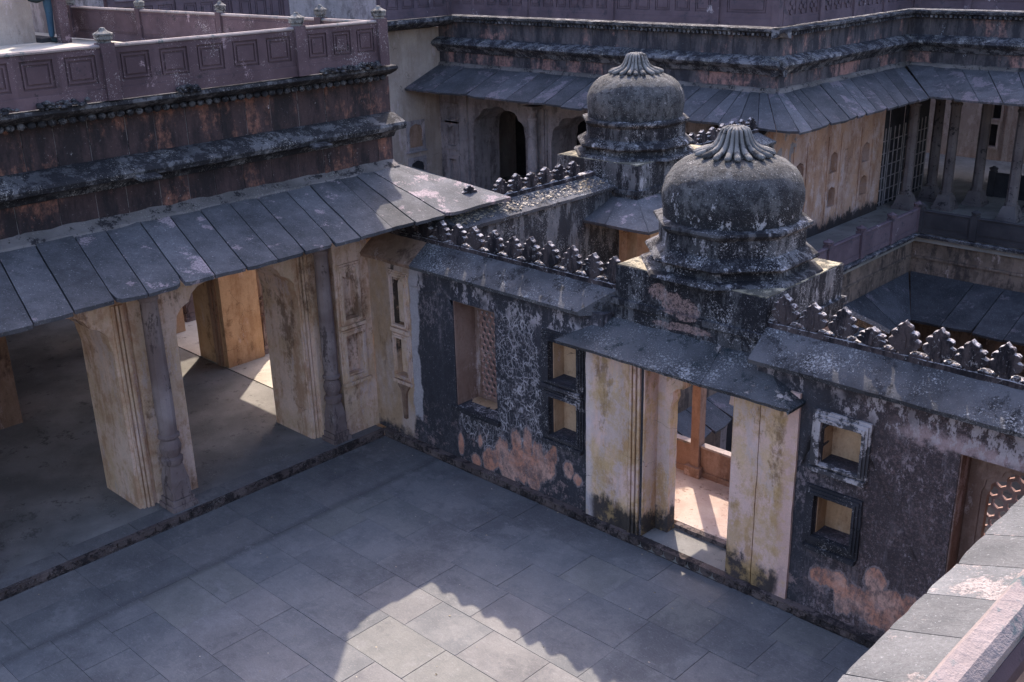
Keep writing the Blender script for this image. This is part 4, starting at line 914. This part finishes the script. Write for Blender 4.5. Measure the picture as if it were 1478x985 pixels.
# ------------------------------------------------------------------ wall with merlons behind (runs away from the courtyard)
D = thing('rear_wall', 'grey stained wall with littered gutter, running to the farther domed kiosk', 'wall', (1.0, 2.0, 0))
m = MB(); m.box(.80, 1.16, .585, 8.9, -4.0, 3.2); m.build('wall_face', MAT['wallD'], D, rough=(.35, .008, 3))
fD = FY(1.16)
for a, b in ((.585, 4.0), (6.1, 8.9)):
    m = MB(); m.extr(fD, [(-.36, 3.2), (.0, 3.2), (.05, 3.22), (.06, 3.27), (.0, 3.29), (-.34, 3.40), (-.5, 3.40), (-.5, 3.2)], a, b); m.build('gutter_slab', MAT['trough'], D, rough=(.1, .009, 5))
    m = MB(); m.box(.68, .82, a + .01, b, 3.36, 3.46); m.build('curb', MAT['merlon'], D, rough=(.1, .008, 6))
y = 1.25
while y < 8.8:
    if not 3.75 < y < 6.3 and rr.random() > .04:
        o = link('merlon', MY[0], D, (.75, y, 3.42), rr.uniform(-.06, .06)); o.scale = (1, rr.uniform(.9, 1.05), rr.uniform(.72, .82))
    y += .325
rr = random.Random(77)
lit = MB()
for _ in range(900):
    yy = .65 + 3.3 * rr.random() ** 1.5; w = rr.uniform(-.3, -.01); p = fD(yy, 3.29 + (-w) * .33 + .008, w); s = rr.uniform(.008, .026); a = rr.uniform(0, 6)
    d1 = Vector((math.cos(a), math.sin(a), rr.uniform(-.3, .5))) * s; d2 = Vector((-math.sin(a), math.cos(a), rr.uniform(-.3, .5))) * s * rr.uniform(.4, 1)
    p.z += rr.uniform(0, .02); lit.add([p - d1, p + d2, p + d1, p - d2], [(0, 1, 2, 3)])
o = lit.build('leaf_litter', MAT['debris'], None); o['kind'] = 'stuff'; o['label'] = 'pale dry leaf litter lying in the gutter of the rear wall'; o['category'] = 'litter'
# lower storey of that wall: slate eave and arches seen through the doorway
m = MB()
for i in range(9): pass
lo = MB(); lo.fbox(FY(1.17), .6, 8.9, -.62, -.5, 0, .3); loo = lo.build('lower_eave', MAT['plaster_grey'], D)
ys = [.7 + .62 * k for k in range(14)]
slabs(loo, [((2.62, a, -.97), (2.62, b, -.97), (1.17, b, -.42), (1.17, a, -.42)) for a, b in zip(ys[:-1], ys[1:])], .05, MAT['slate_far'], nu=2, nv=4, seed=8)
sp = [(1.2 + 2.1 * k, 2.6 + 2.1 * k) for k in range(4)]
bay_wall(D, FY(1.32), sp, .6, 8.85, -4.0, -.6, .14, MAT['plaster_grey'], -2.2, -1.6)
m = MB(); m.box(1.165, 1.18, .6, 8.9, -4, -.6); m.build('recess_shade_sheet', MAT['dark'], D)  # dark sheet painted in for shade behind the lower arches

# ------------------------------------------------------------------ palace block behind: south wing (C), east face (F), north wing (G)
def cornices(parent, fr, u0, u1, e0, e1, seed):
    """upper storey dressing; e0/e1 = how far the mouldings run past the ends"""
    fpanels(parent, fr, u0, u1, 3.95, 4.35, .55, -.06, 0, MAT['frieze_far'], seed)
    fpanels(parent, fr, u0, u1, 4.62, 5.05, .55, -.06, 0, MAT['frieze_far'], seed + 1)
    m = MB(); m.extr(fr, [(-.06, 4.28), (.05, 4.30), (.14, 4.42), (.24, 4.45), (.30, 4.52), (.28, 4.57), (.06, 4.66), (-.06, 4.67)], u0 - e0 * .8, u1 + e1 * .8); m.build('middle_cornice', MAT['cornice_far'], parent, rough=(.13, .008, 5))
    m = MB(); m.extr(fr, [(-.06, 5.02), (.06, 5.05), (.12, 5.12), (.20, 5.15), (.22, 5.2), (-.06, 5.22)], u0 - e0, u1 + e1); m.build('upper_cornice', MAT['cornice_far'], parent, rough=(.15, .010, 6))
    de = MB(); u = u0
    while u < u1: de.fbox(fr, u, u + .055, 5.06, 5.115, .05, .15); u += .11
    o = de.build('dentils', MAT['cornice_far'], parent); o['kind'] = 'stuff'
    m = MB(); m.extr(fr, [(-.02, 3.86), (.08, 3.94), (.04, 4.02), (-.02, 4.05)], u0, u1); m.build('mortar_fillet', MAT['mortar'], parent, rough=(.12, .02, 5))
C_ = thing('palace_wing', 'grey palace wing with dark cusped arches under a long slate eave, behind the farther dome', 'building', (-4, 10, .6))
fC = FX(10.2)
spC = [(-8.35, -6.5), (-5.65, -3.8), (-3.0, -1.2)]
bay_wall(C_, fC, spC, -9.5, .4, .6, 3.9, .95, MAT['plaster_grey'], 2.35, 3.05)
m = MB(); m.box(-9.5, .3, 11.15, 15.9, 3.5, 5.15); m.box(-9.5, .3, 10.26, 11.2, 3.9, 5.2); m.build('upper_wall', MAT['cornice_far'], C_)
m = MB(); m.box(-9.5, -.2, 13.0, 13.3, .6, 3.5); m.box(-9.5, .2, 11.15, 13, 3.4, 3.5); m.build('hall_wall', MAT['dark'], C_)  # hall interior coloured near black in place of shade
for cu in (-6.08, -3.4, -.8):
    column(C_, cu, 10.0, .6, 3.2, .13, MAT['plaster_grey'], base=.36)
    for e in (-.3, -.22, .22, .3):
        m = MB(); m.fbox(fC, cu + e - .02, cu + e + .02, .6, 3.1, 0, .05); m.build('pier_moulding', MAT['plaster_grey'], C_)
def niche(parent, fr, u0, u1, v0, v1, mat, matb, pr=.03, dp=.10, arched=True):
    h = arch(u0, u1, v0, v0 + (v1 - v0) * .72, v1, 3, .01) if arched else rect(u0, u1, v0, v1)
    m = MB(); m.prism(fr, rect(u0 - .09, u1 + .09, v0 - .09, v1 + .09), [h], 0, pr); m.fbox(fr, u0 - .12, u1 + .12, v0 - .13, v0 - .09, 0, pr + .03)
    o = m.build('niche', mat, parent)
    m = MB(); m.fbox(fr, u0, u1, v0, v1, 0, .006); m.build('niche_back', matb, o)
fCn = FX(10.12)
m = MB(); m.prism(fCn, rect(-9.5, -8.5, .6, 3.5), [arch(-9.2, -8.9, 1.9, 2.3, 2.42, 3, .01), rect(-9.2, -8.9, 2.62, 2.9), rect(-9.2, -8.9, .95, 1.55)], -.07, 0); m.build('niche_wall', MAT['plaster_grey'], C_)
for (c, d) in ((1.9, 2.45), (.95, 1.55), (2.6, 2.92)):
    m = MB(); m.prism(fCn, rect(-9.3, -8.8, c - .1, d + .1), [rect(-9.2, -8.9, c, d)], 0, .03); m.build('niche_frame', MAT['plaster_grey'], C_)
cornices(C_, fC, -9.5, .4, 0, .22, 50)
eC = [-9.5, -9.0, -8.5, -7.95, -7.25, -6.6, -5.9, -5.2, -4.72, -4.2, -3.6, -3.0, -2.4, -1.85, -1.35, -.86, -.5, -.1, .35, .8, 1.2, 1.7]
ro = MB(); ro.box(-9.5, .4, 9.4, 10.2, 3.6, 3.64); roo = ro.build('eave', MAT['dark'], C_)
tt = lambda x: x + .0 if x < -.6 else -.6 + (x + .6) * (1.0 / 2.3)
slabs(roo, [((a, 8.9, 3.48), (b, 8.9, 3.48), (tt(b), 10.2, 3.98), (tt(a), 10.2, 3.98)) for a, b in zip(eC[:-1], eC[1:])], .05, MAT['slate_far'], nu=2, nv=4, seed=60)

F_ = thing('palace_wing', 'orange plastered palace face with small niches under the corner eave, right of the dome', 'building', (.4, 12.5, .6))
fF = FY(.4)
m = MB(); m.prism(fF, rect(10.2, 15.25, .6, 3.9), [arch(yc - .17, yc + .17, zc - .24, zc + .08, zc + .22, 3, .01) for yc in (11.35, 12.86, 14.4) for zc in (1.37, 2.15)], -.16, 0); m.build('wall_face', MAT['plaster_far'], F_, rough=(.4, .006, 3), smooth=.5)
m = MB(); m.box(.02, .238, 10.25, 15.25, .6, 3.9); m.build('wall_core', MAT['plaster_grey'], F_)
for yc in (11.35, 12.86, 14.4):
    m = MB(); m.fbox(fF, yc - .31, yc - .27, .8, 2.75, 0, .02); m.fbox(fF, yc + .27, yc + .31, .8, 2.75, 0, .02); m.build('wall_moulding', MAT['plaster_far'], F_)
m = MB(); m.box(.0, .34, 10.3, 16.0, 3.6, 5.2); m.build('upper_wall', MAT['cornice_far'], F_)
cornices(F_, fF, 10.2, 16.0, .22, 0, 54)
eF = [8.9, 9.35, 9.75, 10.1, 10.5, 10.85, 11.2, 11.6, 12.05, 12.5, 13.0, 13.5, 14.0, 14.5]
ty = lambda y: 10.2 + (y - 8.9) * (5.65 / 5.6) * ((y - 8.9) / 5.6) ** .35 if y < 14.5 else 15.9
tv = {8.9: 10.2, 9.35: 10.45, 9.75: 10.75, 10.1: 11.05}
tf = lambda y: tv.get(y, 11.05 + (y - 10.1) * (4.85 / 4.4))
ro = MB(); ro.box(.4, 1.1, 10.2, 15.5, 3.6, 3.64); roo = ro.build('eave', MAT['dark'], F_)
slabs(roo, [((1.7, a, 3.48), (1.7, b, 3.48), (.4, tf(b), 3.98), (.4, tf(a), 3.98)) for a, b in zip(eF[:-1], eF[1:])], .05, MAT['slate_far'], nu=2, nv=4, seed=61)
for yc in (9.6, 10.4, 11.3, 12.2, 13.1, 14.0):
    m = MB(); m.extr(Fr((0, yc, 0), (0, 1, 0), (1, 0, 0)), [(.4, 3.2), (.5, 3.22), (.75, 3.5), (.4, 3.6)], -.07, .07); m.build('eave_bracket', MAT['dark'], F_)
# lattice doors between F and the pillared hall
fL = FY(.3)
for (a, b) in ((15.28, 15.75), (15.85, 16.55), (16.65, 17.3), (17.4, 18.0)):
    m = MB(); m.fbox(fL, a, b, .6, 3.4, -.05, -.02); o = m.build('lattice_door', MAT['dark'], F_)
    g = MB(); n = 3
    for k in range(n + 1): u = a + (b - a) * k / n; g.fbox(fL, u - .012, u + .012, .62, 2.5, -.02, .0)
    z = .7
    while z < 2.5: g.fbox(fL, a, b, z - .01, z + .01, -.018, .004); z += .3
    g.build('lattice_bars', MAT['plaster_grey'], o)

G_ = thing('palace_wing', 'open pillared hall of dark columns under the slate eave at the upper right', 'building', (4, 16, .6))
fG = FX(16.0)
cornices(G_, fG, .4, 9, 0, 0, 58)
m = MB(); m.box(.4, 9, 16.06, 16.4, 3.5, 5.2); m.box(.4, 9, 15.7, 16.0, 3.45, 3.55); m.box(-9, 9, 16.0, 21.2, 3.45, 3.55); m.box(-9, 9, 16.5, 21.2, 3.56, 5.0); m.build('upper_wall', MAT['cornice_far'], G_)  # unseen roof carried back and sideways to keep sun off the hall floor
eG = [1.7, 2.25, 2.8, 3.3, 3.85, 4.4, 5.0, 5.6, 6.2, 6.8, 7.4, 8.0, 8.6]
tg = lambda x: .4 + (x - 1.7) * 1.0 if x < 2 else (.4 + (x - 1.7) * 1.2)
ro = MB(); ro.box(1.7, 8.6, 15, 16.0, 3.6, 3.64); roo = ro.build('eave', MAT['dark'], G_)
slabs(roo, [((a, 14.5, 3.48), (b, 14.5, 3.48), (tg(b), 16.0, 3.98), (tg(a), 16.0, 3.98)) for a, b in zip(eG[:-1], eG[1:])], .05, MAT['slate_far'], nu=2, nv=4, seed=62)
for (x, y) in ((.85, 15.8), (.95, 17.0), (1.6, 16.35), (2.0, 17.2), (3.2, 16.15), (3.35, 17.3), (5.0, 16.2), (5.2, 17.4), (6.9, 16.2)):
    z0, z1, h = .6, 3.4, .24
    m = MB(); m.lathe(x, y, [(.145, z0 + .34), (.15, z0 + .40), (.125, z0 + .42), (.115, z1 - .35), (.14, z1 - .32), (.14, z1 - .28), (.11, z1 - .26), (.2, z1 - .1), (.26, z1 - .08), (.26, z1)], 8, OCT)
    o = m.build('column', MAT['column_far'], G_, smooth=.4)
    m = MB(); m.box(x - h, x + h, y - h, y + h, z0, z0 + .08); m.hexa([(x - h * .9, y - h * .9, z0 + .08), (x + h * .9, y - h * .9, z0 + .08), (x + h * .9, y + h * .9, z0 + .08), (x - h * .9, y + h * .9, z0 + .08),
          (x - .14, y - .14, z0 + .35), (x + .14, y - .14, z0 + .35), (x + .14, y + .14, z0 + .35), (x - .14, y + .14, z0 + .35)]); m.build('column_base', MAT['column_far'], o)
W_ = thing('pink_wall', 'pale pink wall with small dark windows seen beyond the pillared hall', 'wall', (2, 23, .6))
wins = [rect(.02, .30, 1.75, 2.45), rect(.0, .26, .95, 1.6), rect(1.6, 1.9, 1.75, 2.45), rect(1.6, 1.9, .9, 1.6), rect(3.4, 3.7, 1.2, 2.0)]
m = MB(); m.prism(FX(23), rect(-9, 10, .0, 6.2), wins, -.2, 0); m.build('wall_face', MAT['plaster_pink'], W_)  # height and length extended to keep sun off the hall floor
for w in wins:
    u0, u1, v0, v1 = w[0][0], w[1][0], w[0][1], w[2][1]
    m = MB(); m.prism(FX(23), rect(u0 - .07, u1 + .07, v0 - .07, v1 + .07), [w], 0, .05); o = m.build('window', MAT['plaster_pink'], W_)
    m = MB(); m.fbox(FX(23), u0, u1, v0, v1, -.18, -.16); m.build('window_pane', MAT['dark'], o)
m = MB(); m.fbox(FX(23), .5, .62, 0, 3.6, 0, .12); m.fbox(FX(23), 1.1, 1.2, 0, 3.6, 0, .1); m.build('pilaster', MAT['plaster_pink'], W_)

# palace terrace in front of the wings, with ledge and balustrade
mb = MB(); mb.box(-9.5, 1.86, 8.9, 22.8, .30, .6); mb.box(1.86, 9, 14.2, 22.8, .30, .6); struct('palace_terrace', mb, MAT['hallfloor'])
T_ = thing('terrace_wall', 'stained brown retaining wall under the palace terrace, around the sunken court', 'wall', (1.86, 14.2, -4))
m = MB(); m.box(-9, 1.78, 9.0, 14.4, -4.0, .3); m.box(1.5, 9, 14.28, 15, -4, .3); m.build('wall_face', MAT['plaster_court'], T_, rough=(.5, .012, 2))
m = MB(); m.extr(FY(1.86), [(-.1, .38), (.10, .42), (.12, .48), (.10, .5), (-.1, .5)], 8.9, 14.1); m.extr(FX(14.2), [(-.1, .38), (.10, .42), (.12, .48), (.10, .5), (-.1, .5)], 1.97, 9); m.build('ledge', MAT['cornice_far'], T_, rough=(.2, .006, 4))
m = MB(); m.extr(FY(1.78), [(-.02, -.12), (.04, -.10), (.04, -.05), (-.02, -.04)], 9.1, 14.25); m.extr(FX(14.28), [(-.02, -.12), (.04, -.10), (.04, -.05), (-.02, -.04)], 1.82, 9); m.build('string_course', MAT['plaster_court'], T_)
R4 = thing('balustrade', 'dark violet balustrade along the ledge below the orange plastered palace face', 'balustrade', (1.86, 12, .6))
rail(R4, FY(1.86), [8.75, 10.05, 11.45, 12.87, 14.2], .52, 1.06, 1, MAT['violet_far'], base_h=.1, coping=False, style='plain', post_w=.16, post_up=.04, tip=.12)
R5 = thing('balustrade', 'blackened balustrade in front of the dark columns of the pillared hall', 'balustrade', (3, 14.2, .6))
rail(R5, FX(14.2), [1.94, 3.15, 4.6, 6.1, 7.6], .52, 1.04, 1, MAT['dark'], base_h=.1, coping=False, style='plain', post_w=.15, post_up=.04, tip=.12)
R6 = thing('balustrade', 'dark low balustrade standing inside the pillared hall behind its columns', 'balustrade', (3, 18.4, .6))
rail(R6, FX(18.3), [1.95, 4.2, 6.4], .6, 1.2, 1, MAT['dark'], base_h=.1, coping=False, style='plain', post_w=.16, post_up=.04, tip=.12)
# upper balustrades (only their lower part is in view)
R7 = thing('balustrade', 'pale violet panelled balustrade on top of the grey palace wing', 'balustrade', (-4, 9.95, 5.25))
rail(R7, FX(10.02), [-8.9, -6.2, -3.65, -.95, .42], 5.25, 6.1, [6, 6, 5, 1], MAT['violet_far'], base_h=.14, coping=False, post_w=.16)
R8 = thing('balustrade', 'violet balustrade carved with flower panels, above the orange plastered palace face', 'balustrade', (.55, 13, 5.25))
rail(R8, FY(.42), [10.2, 11.65, 13.1, 14.5, 15.95], 5.25, 6.1, [3, 3, 3, 3], MAT['violet_far'], base_h=.14, coping=False, style='flower', post_w=.16)
R9 = thing('balustrade', 'plain violet balustrade on top of the pillared hall at the top right corner', 'balustrade', (4, 15.95, 5.25))
rail(R9, FX(15.98), [.6, 1.75, 3.4, 5.1, 6.8], 5.25, 6.1, [1, 1, 1, 1], MAT['violet_far'], base_h=.14, coping=False, style='plain', post_w=.16)

# sunken court: slate eave of its lower storey and floor
S_ = thing('lower_eave', 'dark slate eave of the sunken court below the palace terrace', 'roof', (2.3, 12.6, -1))
ys = [8.9 + .62 * k for k in range(6)] + [12.62]
slabs(S_, [((2.62, a, -1.0), (2.62, b, -1.0), (1.80, b if b < 12.6 else 14.2, -.45), (1.80, a, -.45)) for a, b in zip(ys[:-1], ys[1:])], .06, MAT['slate_pit'], nu=2, nv=4, seed=70)
xs2 = [2.62 + .66 * k for k in range(9)]
slabs(S_, [((a, 12.62, -1.0), (b, 12.62, -1.0), (b, 14.28, -.45), (a if a > 2.63 else 1.80, 14.28, -.45)) for a, b in zip(xs2[:-1], xs2[1:])], .06, MAT['slate_pit'], nu=2, nv=4, seed=71)
mb = MB(); mb.box(1.2, 9, .6, 14.3, -4.05, -3.98); struct('sunken_court_floor', mb, MAT['earth'])
E_ = thing('east_wall', 'plain wall closing the sunken court on the right, outside the frame', 'wall', (9.2, 7, -4))
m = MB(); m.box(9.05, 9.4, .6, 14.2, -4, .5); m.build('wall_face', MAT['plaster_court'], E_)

# ------------------------------------------------------------------ buildings at the far left
H_ = thing('corner_block', 'beige plastered corner block with a bracketed ledge left of the palace wing', 'building', (-10, 7, 0))
fH = FY(-9.5)
m = MB(); m.box(-14, -9.5, 2.6, 14, -.3, 4.9); m.build('wall', MAT['plaster_beige'], H_, rough=(.6, .01, 2))  # south end lengthened to shade the arcade terrace
niche(H_, fH, 9.0, 9.45, 1.95, 2.55, MAT['plaster_grey'], MAT['plaster_dark']); niche(H_, fH, 9.0, 9.45, 1.0, 1.6, MAT['plaster_grey'], MAT['dark'])
m = MB(); m.extr(fH, [(-.1, 4.9), (.5, 4.98), (.72, 5.06), (.78, 5.12), (.78, 5.2), (-.1, 5.22)], 6.0, 10.2); m.build('upper_cornice', MAT['cornice_far'], H_, rough=(.2, .01, 5))
m = MB(); m.extr(Fr((-9.5, 7.9, 0), (0, 1, 0), (1, 0, 0)), [(0, 4.1), (.08, 4.15), (.15, 4.4), (.3, 4.6), (.4, 4.8), (.6, 4.95), (0, 4.95)], -.15, .15); m.build('bracket', MAT['cornice_far'], H_, rough=(.12, .02, 6))
m = MB(); m.box(-14, -9.6, 5.75, 7.6, 4.9, 8.0); m.box(-14, -10.2, 1.0, 5.75, 4.9, 8.0); m.box(-15, -12, 7.6, 24, 4.9, 9.4); m.build('turret_wall', MAT['plaster_grey'], H_)  # wall behind the balustrade raised out of view to shade the terrace
R10 = thing('balustrade', 'violet panelled balustrade on the ledge of the beige corner block', 'balustrade', (-8.85, 9, 5.2))
rail(R10, FY(-8.85), [7.8, 9.95], 5.22, 6.0, 4, MAT['violet_far'], base_h=.14, coping=False, post_w=.14)
R11 = thing('balustrade', 'distant violet panelled balustrade behind the plain one, at the top left', 'balustrade', (-9.7, 4, 5.2))
rail(R11, FY(-9.7), [1.5, 3.0, 4.35, 5.7], 5.22, 6.0, [3, 3, 3], MAT['violet_far'], base_h=.1, coping=False, post_w=.16)
V_ = thing('roof_pavilion', 'beige walled roof room with a violet corner pillar at the top left corner', 'building', (-10, -3, 5.4))
m = MB(); m.box(-12, -9.25, -9, -.28, 5.37, 8.2); m.build('wall', MAT['plaster_beige'], V_, rough=(.6, .006, 2))
m = MB(); m.box(-8.74, -8.54, -.10, .08, 5.37, 8.2); m.build('corner_pillar', MAT['violet'], V_)
m = MB(); m.box(-13, -9.2, -.28, .1, 7.6, 8.2); m.build('back_wall', MAT['plaster_grey'], V_)
m = MB(); m.box(-10.4, -9.05, -.27, .05, 5.37, 5.45); m.build('doorstep', MAT['dark'], V_)

# ------------------------------------------------------------------ person in blue jeans on the roof terrace
def skin_fig(name, verts, edges, rads, mat, parent, sub=2):
    me = bpy.data.meshes.new(name); me.from_pydata(verts, edges, []); o = bpy.data.objects.new(name, me); COL.objects.link(o)
    md = o.modifiers.new('skin', 'SKIN'); md.use_smooth_shade = True
    for i, r in enumerate(rads): me.skin_vertices[0].data[i].radius = r if isinstance(r, tuple) else (r, r)
    me.skin_vertices[0].data[0].use_root = True
    s = o.modifiers.new('sub', 'SUBSURF'); s.levels = sub; s.render_levels = sub
    me.materials.append(mat); o.parent = parent; return o
px, py, pz = -8.93, .0, 5.375
PE = thing('person', 'person in blue jeans and dark shoes standing on the roof terrace beside the violet pillar', 'person', (px, py, pz))
body = skin_fig('body', [(0, 0, .95), (0, .0, 1.15), (0, 0, 1.36), (0, 0, 1.46), (.01, 0, 1.55), (.02, 0, 1.64), (.0, -.17, 1.40), (.02, -.24, 1.15), (.10, -.26, .92), (.14, -.26, .84), (0, .17, 1.40), (0, .23, 1.15), (.05, .24, .92), (.07, .24, .84)],
         [(0, 1), (1, 2), (2, 3), (3, 4), (4, 5), (2, 6), (6, 7), (7, 8), (8, 9), (2, 10), (10, 11), (11, 12), (12, 13)],
         [(.13, .1), (.13, .09), (.15, .1), .055, .075, .07, .06, .045, .033, .028, .06, .045, .033, .028], MAT['skin'], PE)
skin_fig('shirt', [(0, 0, .93), (0, 0, 1.15), (0, 0, 1.36), (0, -.18, 1.40), (.02, -.24, 1.16), (0, .18, 1.40), (0, .235, 1.16)], [(0, 1), (1, 2), (2, 3), (3, 4), (2, 5), (5, 6)],
         [(.145, .115), (.145, .105), (.165, .115), .075, .06, .075, .06], MAT['cloth_dark'], PE)
skin_fig('jeans', [(0, 0, .95), (.0, -.09, .86), (.02, -.10, .50), (.0, -.11, .08), (0, .09, .86), (.05, .10, .50), (.04, .11, .08)], [(0, 1), (1, 2), (2, 3), (0, 4), (4, 5), (5, 6)],
         [(.14, .12), .10, .068, .055, .10, .068, .055], MAT['jeans'], PE)
for sy in (-.11, .11):
    sh = skin_fig('shoe', [(-.03, sy, .05), (.06, sy, .045), (.19, sy, .03)], [(0, 1), (1, 2)], [.05, .048, .032], MAT['cloth_dark'], PE)
for sy, sx in ((-.26, .14), (.24, .07)):
    for k in range(5):
        y0 = sy - .032 + .016 * k; L = (.05, .075, .08, .072, .055)[k]
        skin_fig('finger', [(sx, y0, .84), (sx + .012, y0, .84 - L * .55), (sx + .03, y0 + (.01 if k else -.015), .84 - L)], [(0, 1), (1, 2)], [.009, .008, .007], MAT['skin'], body, 1)
m = MB(); m.lathe(0, 0, [(.01, 1.70), (.08, 1.69), (.095, 1.62), (.09, 1.55), (.06, 1.50)], 12); m.build('hair', MAT['cloth_dark'], None); bpy.context.view_layer.update()
hr = [o for o in COL.objects if o.name.startswith('hair')][0]; hr.parent = PE; hr.location = (-.015, 0, 0)
m = MB(); m.lathe(px + .16, py - .36, [(.02, pz + .72), (.14, pz + .76), (.17, pz + .86), (.15, pz + .98), (.10, pz + 1.02), (.02, pz + 1.03)], 16)
o = m.build('bag', MAT['cloth_dark'], None, smooth=.9); o['label'] = 'dark round bag held by the person in blue jeans'; o['category'] = 'bag'

# ------------------------------------------------------------------ near right: opposite wing whose eave and rail cut the corner
N_ = thing('near_wing', 'near wing with worn slate eave crossing the lower right corner', 'building', (11.4, -5, 0))
jn = [-9.6, -8.9, -8.2, -7.5, -6.8, -6.1, -5.5, -4.86, -4.36, -3.92, -3.5, -3.07, -2.6, -2.1, -1.6, -1.1, -.6, -.2]
slabs(N_, [((9.72, b, 3.5), (9.72, a, 3.5), (11.3, a, 4.02), (11.3, b, 4.02)) for a, b in zip(jn[:-1], jn[1:])], .05, MAT['slate_near'], nu=8, nv=14, seed=90, amp=.006, gap=.003, jit=.12)
m = MB(); m.box(11.3, 11.6, -10, -.1, 0, 5.3); m.box(11.15, 11.3, -10, -.1, 5.1, 5.35); m.build('wall', MAT['plaster_court'], N_)
R12 = thing('balustrade', 'nearest violet sandstone balustrade with a worn pale coping in the lower right corner', 'balustrade', (11.3, -6, 5.4))
m = MB(); m.box(11.235, 11.268, -9.6, -4.4, 5.35, 6.07); m.build('rail_panel', MAT['plaster_red'], R12, rough=(.1, .002, 8))
m = MB(); m.extr(FY(11.25), [(-.018, 6.07), (.02, 6.07), (.028, 6.09), (.028, 6.115), (.014, 6.13), (-.012, 6.133), (-.022, 6.12), (-.026, 6.09)], -9.6, -4.4); m.build('coping', MAT['coping'], R12, rough=(.03, .0022, 26))
m = MB(); m.extr(FY(11.25), [(.0, 6.035), (.03, 6.04), (.04, 6.06), (.04, 6.085), (.029, 6.10), (.0, 6.09)], -9.6, -4.4); m.build('rail_edge', MAT['violet'], R12, rough=(.03, .002, 26))
